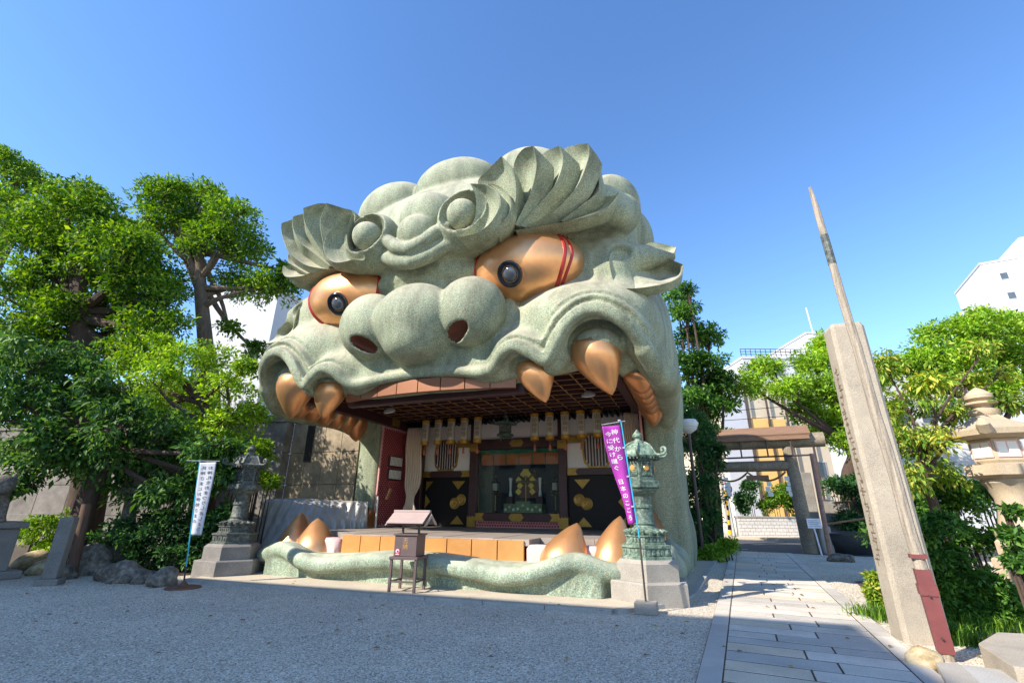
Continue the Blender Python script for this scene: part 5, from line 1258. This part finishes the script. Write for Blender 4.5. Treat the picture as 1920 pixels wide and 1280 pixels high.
def leaves(name, clumps, per, size, mat, parent, droop=.0, aspect=.45, kind=None, seed=1):
    """clumps: array (n,4) centre + radius; leaf blades folded along the middle, spread through each clump"""
    rg = np.random.default_rng(seed); C_ = np.asarray(clumps, dtype=np.float64); n = len(C_)
    cnt = np.maximum(3, (1.7 * per * (C_[:, 3] / C_[:, 3].mean()) ** 2).astype(int)); idx = np.repeat(np.arange(n), cnt); N = len(idx)
    d = rg.normal(size=(N, 3)); d /= np.linalg.norm(d, axis=1)[:, None]
    d[:, 2] = np.where(rg.random(N) < .55, np.abs(d[:, 2]), d[:, 2])
    rad = C_[idx, 3] * (rg.random(N) ** .45)
    P = C_[idx, :3] + d * rad[:, None] * np.array([1, 1, .72])
    ax = d * .8 + rg.normal(size=(N, 3)) * .6; ax[:, 2] -= droop + .1; ax /= np.linalg.norm(ax, axis=1)[:, None]
    up = d * .6 + np.array([0, 0, .9]) + rg.normal(size=(N, 3)) * .45
    sd = np.cross(ax, up); sd /= np.linalg.norm(sd, axis=1)[:, None] + 1e-9; nn = np.cross(sd, ax)
    s = size * np.clip(rg.lognormal(-.08, .32, N), .35, 1.7)[:, None]
    v0 = P; v2 = P + ax * s - nn * s * .10; mid = P + ax * s * .48
    v1 = mid + sd * s * aspect * .5 + nn * s * .10; v3 = mid - sd * s * aspect * .5 + nn * s * .10
    V = np.stack([v0, v1, v2, v3], 1).reshape(-1, 3); b = np.arange(N)[:, None] * 4
    F = np.concatenate([b + np.array([[0, 1, 2]]), b + np.array([[0, 2, 3]])], 1).reshape(-1, 3)
    return mesh_np(name, V, F, mat, parent, False, kind)
def clumps_in(lobes, per_lobe, rad, seed):
    """small leaf clumps over the shell of each big lobe, denser towards the outside, with gaps"""
    rg = np.random.default_rng(seed); out = []
    for (x, y, z, r) in lobes:
        k = max(22, int(1.35 * per_lobe * r ** 2)); rad_ = min(rad, .55 * r)
        for _ in range(k):
            d = rg.normal(size=3); d /= np.linalg.norm(d); d[2] = d[2] if d[2] > -.35 or rg.random() < .35 else -d[2]
            q = r * rg.uniform(.45, 1.05); out.append((x + d[0] * q, y + d[1] * q, z + d[2] * q * .85, rad_ * rg.uniform(.6, 1.3)))
    return np.array(out)
def tree(name, label, base, lobes_px, Y, mat, leaf, per_lobe=11, rad=.42, per=26, trunk_r=.3, bark='bark', trunk_path=None, seed=1, droop=0.0, spread=1.0, aspect=.45, limbs=True, cat='tree', ppm=None, group=None):
    """lobes_px: (px, py, radius in px[, depth offset]) of the crown in the photograph, set at distance Y"""
    root = empty(name, (0, 0, 0), 0, label, cat, group); L_ = []
    for i, lp_ in enumerate(lobes_px):
        yo = lp_[3] if len(lp_) > 3 else [0, .8, -.6, 1.2, -.3, .5][i % 6] * spread
        c = at(lp_[0], lp_[1], Y + yo); e = at(lp_[0] + lp_[2], lp_[1], Y + yo); L_.append((c.x, c.y, c.z, abs(e.x - c.x) * .98))
    base = Vector(base)
    cen = Vector((sum(l[0] for l in L_) / len(L_), sum(l[1] for l in L_) / len(L_), min(l[2] for l in L_)))
    tp = [Vector(p) for p in trunk_path] if trunk_path else [base, base.lerp(cen, .5) + Vector((.1, 0, 0)), cen]
    tp = smooth_path(tp, 5); mb = MB(); n_ = len(tp)
    mb.tube(tp, [trunk_r * (1.25 if i == 0 else 1) * (1 - .45 * i / (n_ - 1)) for i in range(n_)], 12)
    if limbs:
        rg = random.Random(seed)
        for (x, y, z, r) in L_:
            s0 = tp[min(n_ - 1, int(n_ * rg.uniform(.62, .98)))]; e = Vector((x, y, z)); m_ = s0.lerp(e, .5) + Vector((rg.uniform(-.3, .3), rg.uniform(-.3, .3), -.15 * r))
            mb.tube(smooth_path([s0, m_, e], 4), [trunk_r * .42 * (1 - .75 * i / 8) for i in range(9)], 7)
            for _ in range(4):
                d = Vector((rg.uniform(-1, 1), rg.uniform(-1, 1), rg.uniform(-.3, 1))).normalized() * r * .85
                mb.tube([e.lerp(m_, .25), e + d * .5 + Vector((0, 0, .05)), e + d], [trunk_r * .13, trunk_r * .08, .012], 5)
    mb.build('trunk', M[bark], root, smooth=True)
    leaves('crown', clumps_in(L_, per_lobe, rad, seed), per, leaf, LM[mat], root, droop, aspect, None, seed)
    return root
# --- left
ga = Vector((at(185, 900, 16).x, 16, 0))
tree('camphor_tree', 'big dense camphor tree with forked dark trunk left of the white building', ga, [(150, 420, 85), (80, 480, 80), (225, 500, 85), (150, 520, 95), (275, 560, 65), (45, 570, 75), (110, 610, 70), (215, 620, 75), (290, 610, 45), (100, 420, 45), (200, 430, 50), (15, 650, 60), (250, 460, 45), (310, 540, 45), (60, 660, 60), (150, 680, 60), (250, 670, 55), (130, 380, 40)], 16, 'camphor', .17, 20, .46, 40, .55, trunk_path=[ga, at(172, 880, 16), at(170, 740, 16), at(150, 630, 16), at(150, 560, 16)], seed=3)
gc = Vector((at(30, 500, 23).x, 23, 0))
tree('camphor_tree', 'taller camphor tree standing behind the big forked camphor', gc, [(25, 330, 50), (60, 350, 32), (5, 400, 55), (40, 430, 50)], 23, 'camphor', .2, 18, .5, 34, .4, seed=5)
gb_ = Vector((at(396, 900, 18).x, 18, 0))
tree('camphor_tree', 'tall light camphor tree with bare forked trunk before the white building', gb_, [(320, 385, 52), (375, 380, 52), (425, 415, 55), (345, 440, 60), (405, 470, 62), (455, 470, 52), (480, 540, 42), (525, 545, 34), (295, 430, 35), (440, 540, 35), (300, 370, 30), (545, 510, 22), (430, 620, 20), (480, 660, 22)], 18, 'camphor', .17, 20, .40, 32, .36, 'bark_light', trunk_path=[gb_, at(396, 760, 18), at(385, 640, 18), at(376, 540, 18), at(372, 470, 18)], seed=8, spread=.7)
gd = Vector((at(392, 960, 14).x, 14, 0))
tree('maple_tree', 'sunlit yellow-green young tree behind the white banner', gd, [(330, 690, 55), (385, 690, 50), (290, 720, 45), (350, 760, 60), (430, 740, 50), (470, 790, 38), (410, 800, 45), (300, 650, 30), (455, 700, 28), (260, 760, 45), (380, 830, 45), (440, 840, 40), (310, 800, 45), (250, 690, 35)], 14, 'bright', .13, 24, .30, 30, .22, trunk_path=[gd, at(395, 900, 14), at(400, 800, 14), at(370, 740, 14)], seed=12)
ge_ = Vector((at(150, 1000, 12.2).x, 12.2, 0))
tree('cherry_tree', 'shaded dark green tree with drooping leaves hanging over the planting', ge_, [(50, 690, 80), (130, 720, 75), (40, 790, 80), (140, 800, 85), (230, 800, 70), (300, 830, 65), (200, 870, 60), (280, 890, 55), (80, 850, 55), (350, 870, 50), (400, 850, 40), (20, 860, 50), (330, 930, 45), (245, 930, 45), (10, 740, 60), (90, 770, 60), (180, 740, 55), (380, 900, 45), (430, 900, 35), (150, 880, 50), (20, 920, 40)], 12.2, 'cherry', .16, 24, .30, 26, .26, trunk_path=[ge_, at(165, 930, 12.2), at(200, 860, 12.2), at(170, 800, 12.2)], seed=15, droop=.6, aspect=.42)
def bush(name, label, lobes, Y, mat, leaf, per_lobe=40, rad=.18, per=24, seed=1, cat='bush', droop=0.0, group=None):
    root = empty(name, (0, 0, 0), 0, label, cat, group); L_ = []
    for (px, py, r, *yo) in lobes:
        c = at(px, py, Y + (yo[0] if yo else 0)); e = at(px + r, py, Y + (yo[0] if yo else 0)); L_.append((c.x, c.y, max(c.z, .12), abs(e.x - c.x)))
    mb = MB()
    for (x, y, z, r) in L_:
        for q in range(3): mb.tube([(x + .1 * q - .1, y, 0), (x + (q - 1) * r * .3, y + .1, z)], [.03, .012], 5)
    mb.build('stems', M['bark'], root)
    leaves('foliage', clumps_in(L_, per_lobe, rad, seed), per, leaf, LM[mat], root, droop, .45, None, seed)
    return root
bush('shrub', 'sunlit yellow-green shrub behind the stone post', [(70, 1000, 35), (110, 990, 32), (125, 1030, 25), (90, 1035, 25)], 13.5, 'bright', .10, 60, .2, 26, 21)
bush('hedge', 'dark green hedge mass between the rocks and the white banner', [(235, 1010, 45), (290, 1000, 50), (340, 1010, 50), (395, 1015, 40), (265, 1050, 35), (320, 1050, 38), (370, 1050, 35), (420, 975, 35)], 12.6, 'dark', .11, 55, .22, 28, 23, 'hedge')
bush('shrub', 'bright leafed shrub behind the dark bronze lantern', [(480, 870, 26), (500, 910, 22), (440, 890, 24), (490, 840, 18)], 13.6, 'bright', .12, 60, .2, 26, 25)
# --- right of the lion
gx = Vector((at(1330, 900, 24).x, 24, 0))
tree('ginkgo_tree', 'tall pointed green tree rising just behind the lion head', gx, [(1285, 590, 26), (1300, 640, 36), (1320, 690, 42), (1330, 740, 45), (1300, 760, 45), (1350, 770, 32), (1285, 700, 35), (1270, 560, 20), (1290, 545, 14), (1330, 640, 24), (1355, 720, 28), (1300, 820, 45), (1335, 830, 30)], 24, 'hedge', .2, 20, .42, 34, .3, seed=31, droop=.1)
gy = Vector((at(1330, 1030, 18).x + .2, 18.2, 0))
tree('leaning_tree', 'dark evergreen thicket beside the path and the park lamp', gy, [(1310, 850, 40), (1330, 880, 26), (1315, 920, 34), (1328, 950, 26), (1310, 980, 38), (1325, 1010, 28), (1305, 1030, 30), (1350, 1035, 16), (1295, 800, 38), (1320, 820, 24), (1345, 845, 14)], 18.4, 'dark', .14, 34, .30, 32, .2, seed=33, cat='tree')
bush('shrub', 'low bright shrub at the path edge under the evergreen thicket', [(1340, 1040, 20), (1365, 1025, 16), (1320, 1045, 14)], 16.4, 'bright', .10, 70, .16, 24, 34)
gt = Vector((at(1590, 1000, 24).x, 24, 0))
tree('layered_tree', 'bright green tree with flat leaf layers behind the torii', gt, [(1405, 725, 28), (1440, 700, 34), (1480, 740, 36), (1530, 690, 42), (1560, 740, 48), (1510, 770, 34), (1600, 760, 45), (1560, 810, 40), (1610, 830, 38), (1550, 650, 28), (1630, 720, 40), (1640, 800, 36)], 24, 'bright', .19, 24, .42, 36, .38, seed=41, trunk_path=[gt, at(1590, 900, 24), at(1600, 850, 24), at(1570, 800, 24)])
gu = Vector((at(1870, 950, 21).x, 21, 0))
tree('camphor_tree', 'large round green tree behind the big stone lantern', gu, [(1735, 680, 42), (1780, 640, 48), (1840, 620, 48), (1900, 620, 45), (1800, 690, 52), (1860, 680, 55), (1920, 690, 50), (1690, 690, 30), (1880, 740, 45), (1760, 730, 40), (1960, 640, 50)], 21, 'bright', .18, 24, .42, 36, .4, seed=45)
gv = Vector((at(1770, 1010, 9.6).x, 9.6, 0))
tree('cherry_tree', 'sparse yellowing cherry tree between the granite pillar and the stone lantern', gv, [(1660, 690, 30), (1700, 770, 40), (1740, 730, 32), (1690, 840, 42), (1740, 830, 40), (1790, 780, 30), (1845, 660, 22), (1815, 720, 26), (1890, 760, 24), (1760, 890, 36), (1710, 900, 32), (1880, 700, 18), (1660, 780, 25)], 9.6, 'yellow', .13, 26, .20, 13, .10, 'bark', seed=51, droop=.8, trunk_path=[gv, at(1755, 960, 9.6), at(1735, 900, 9.6), at(1720, 830, 9.6)], aspect=.36)
bush('hedge', 'glossy green hedge at the foot of the stone lantern', [(1780, 1050, 30), (1800, 1100, 34), (1840, 1110, 36), (1885, 1130, 36), (1820, 1150, 32), (1870, 1160, 28), (1775, 1120, 24), (1790, 1170, 22), (1740, 1010, 26), (1775, 990, 24), (1750, 1060, 24), (1765, 1090, 22), (1850, 1150, 30), (1910, 1150, 30)], 7.7, 'hedge', .075, 110, .15, 46, 55, 'hedge')
bush('hedge', 'taller mixed green hedge behind the granite pillar and the flag pole', [(1700, 960, 40), (1750, 1000, 40), (1800, 960, 42), (1830, 1010, 36), (1780, 920, 32), (1720, 910, 30), (1700, 1020, 34), (1660, 1000, 28), (1850, 930, 26)], 11.5, 'hedge', .11, 60, .26, 40, 56, 'hedge')
bush('shrub', 'leafy shrub at the edge of the picture before the stone lantern', [(1905, 1010, 20), (1915, 1060, 22), (1900, 960, 14)], 6.6, 'hedge', .08, 110, .12, 12, 57)
bush('shrub', 'small yellowing shrub beside the path left of the granite pillar', [(1636, 1110, 14), (1648, 1130, 14), (1640, 1085, 10)], 8.3, 'yellow', .07, 200, .10, 14, 59)
bush('garden_trees', 'dark clipped shrubs beside the water basin', [(1600, 930, 26), (1570, 915, 22), (1630, 910, 28), (1590, 980, 22), (1640, 960, 26), (1620, 1000, 22)], 22, 'dark', .16, 26, .36, 30, 61)
bush('shrub', 'round leafy shrub on the left end of the white block wall', [(1396, 940, 15), (1405, 915, 14), (1392, 955, 10)], 31.5, 'dark', .2, 18, .35, 24, 63)
bush('shrub', 'tall pale shrub on the right end of the white block wall', [(1455, 940, 18), (1478, 925, 18), (1490, 950, 16), (1435, 950, 12)], 31.5, 'camphor', .2, 18, .4, 26, 65)
# grass
rg = np.random.default_rng(77)
def grass(name, spots, n, h, mat, label):
    P = np.concatenate([np.array([c.x, c.y, 0.0]) + rg.normal(size=(n, 3)) * np.array([r, r, 0]) for c, r in spots]); N = len(P)
    a = rg.uniform(0, 6.28, N); l = h * rg.uniform(.5, 1.2, N); lean = rg.uniform(.2, .9, N)
    d = np.stack([np.cos(a), np.sin(a), np.zeros(N)], 1); s = np.stack([-np.sin(a), np.cos(a), np.zeros(N)], 1) * .006
    m1 = P + d * (l * lean * .4)[:, None] + np.array([0, 0, 1]) * (l * .65)[:, None]; tp_ = P + d * (l * lean)[:, None] + np.array([0, 0, 1]) * (l * .8)[:, None]
    V = np.stack([P - s, P + s, m1 + s * .8, m1 - s * .8, tp_], 1).reshape(-1, 3); b = np.arange(N)[:, None] * 5
    F = np.concatenate([b + np.array([[0, 1, 2]]), b + np.array([[0, 2, 3]]), b + np.array([[3, 2, 4]])], 1).reshape(-1, 3)
    o = mesh_np(name, V, F, LM[mat], None, False, 'stuff'); o['label'] = label; o['category'] = 'grass'
grass('grass', [(ground(1885, 1175), .35), (ground(1850, 1182), .25), (ground(1650, 1160), .16), (ground(1800, 1205), .12), (ground(1765, 1200), .08)], 420, .24, 'camphor', 'bright green grass tufts at the foot of the hedge and path')

# ================================================================== LOOSE GRAVEL AND FALLEN LEAVES
def on_apron_or_path(x, y):
    lxv = (x - HEAD_O.x) * HN.x + (y - HEAD_O.y) * HN.y; lyv = (x - HEAD_O.x) * HM.x + (y - HEAD_O.y) * HM.y
    pu = (x - PA.x) * PN.x + (y - PA.y) * PN.y
    return ((lyv > -1.2) & (lxv < 6.05)) | ((pu > -.24) & (pu < PW + .24))
N0 = 90000
gx_ = rg.uniform(-9.5, 9.5, N0); gy_ = 3.6 + 9.5 * rg.random(N0) ** 1.3
ok = ~on_apron_or_path(gx_, gy_) & (np.abs(gx_) < gy_ * 1.35); gx_, gy_ = gx_[ok], gy_[ok]; N0 = len(gx_)
r0 = rg.uniform(.006, .014, N0) ; ang = rg.uniform(0, 6.28, N0)
base = np.array([[1, 0, 0], [0, 1, 0], [-1, 0, 0], [0, -1, 0], [0, 0, .6]])
V = base[None] * (r0[:, None, None] * rg.uniform(.7, 1.3, (N0, 5, 1)))
ca, sa = np.cos(ang)[:, None], np.sin(ang)[:, None]
V = np.stack([V[:, :, 0] * ca - V[:, :, 1] * sa + gx_[:, None], V[:, :, 0] * sa + V[:, :, 1] * ca + gy_[:, None], V[:, :, 2] + .001], 2).reshape(-1, 3)
F = (np.arange(N0)[:, None, None] * 5 + np.array([[0, 1, 4], [1, 2, 4], [2, 3, 4], [3, 0, 4]])[None]).reshape(-1, 3)
pm_, pnt_, pbs_ = new_mat('pebble')
pge = pnt_.nodes.new('ShaderNodeNewGeometry'); pcr_ = pnt_.nodes.new('ShaderNodeValToRGB'); pe_ = pcr_.color_ramp.elements; pe_.new(.5)
for q, c, p in zip(pe_, (lin((130, 118, 102)), lin((206, 190, 166)), lin((240, 230, 210))), (0, .5, 1)): q.color = (*c, 1); q.position = p
pnt_.links.new(pge.outputs['Random Per Island'], pcr_.inputs[0]); pnt_.links.new(pcr_.outputs[0], pbs_.inputs['Base Color']); pbs_.inputs['Roughness'].default_value = .85
o = mesh_np('loose_gravel', V, F, pm_, None, False, 'stuff'); o['label'] = 'loose grey and tan gravel strewn over the court'; o['category'] = 'gravel'
NL = 170
fx = rg.uniform(-9, 8, NL); fy = rg.uniform(4.2, 13, NL); okl = np.abs(fx) < fy * 1.2; fx, fy = fx[okl], fy[okl]; NL = len(fx)
zl = np.where(on_apron_or_path(fx, fy), .056, .014); an = rg.uniform(0, 6.28, NL); sz_ = rg.uniform(.025, .05, NL)
d = np.stack([np.cos(an), np.sin(an), np.zeros(NL)], 1) * sz_[:, None]; e_ = np.stack([-np.sin(an), np.cos(an), np.zeros(NL)], 1) * sz_[:, None] * .45
P = np.stack([fx, fy, zl], 1); up_ = np.array([0, 0, .012])
V = np.stack([P - d, P + e_ + up_, P + d, P - e_ + up_], 1).reshape(-1, 3); b = np.arange(NL)[:, None] * 4
F = np.concatenate([b + np.array([[0, 1, 2]]), b + np.array([[0, 2, 3]])], 1).reshape(-1, 3)
o = mesh_np('fallen_leaves', V, F, leaf_mat('dry_leaf', [lin((120, 82, 44)), lin((160, 118, 60)), lin((176, 150, 70)), lin((110, 96, 50))], .1), None, False, 'stuff'); o['label'] = 'dry brown fallen leaves scattered on gravel and paving'; o['category'] = 'leaves'
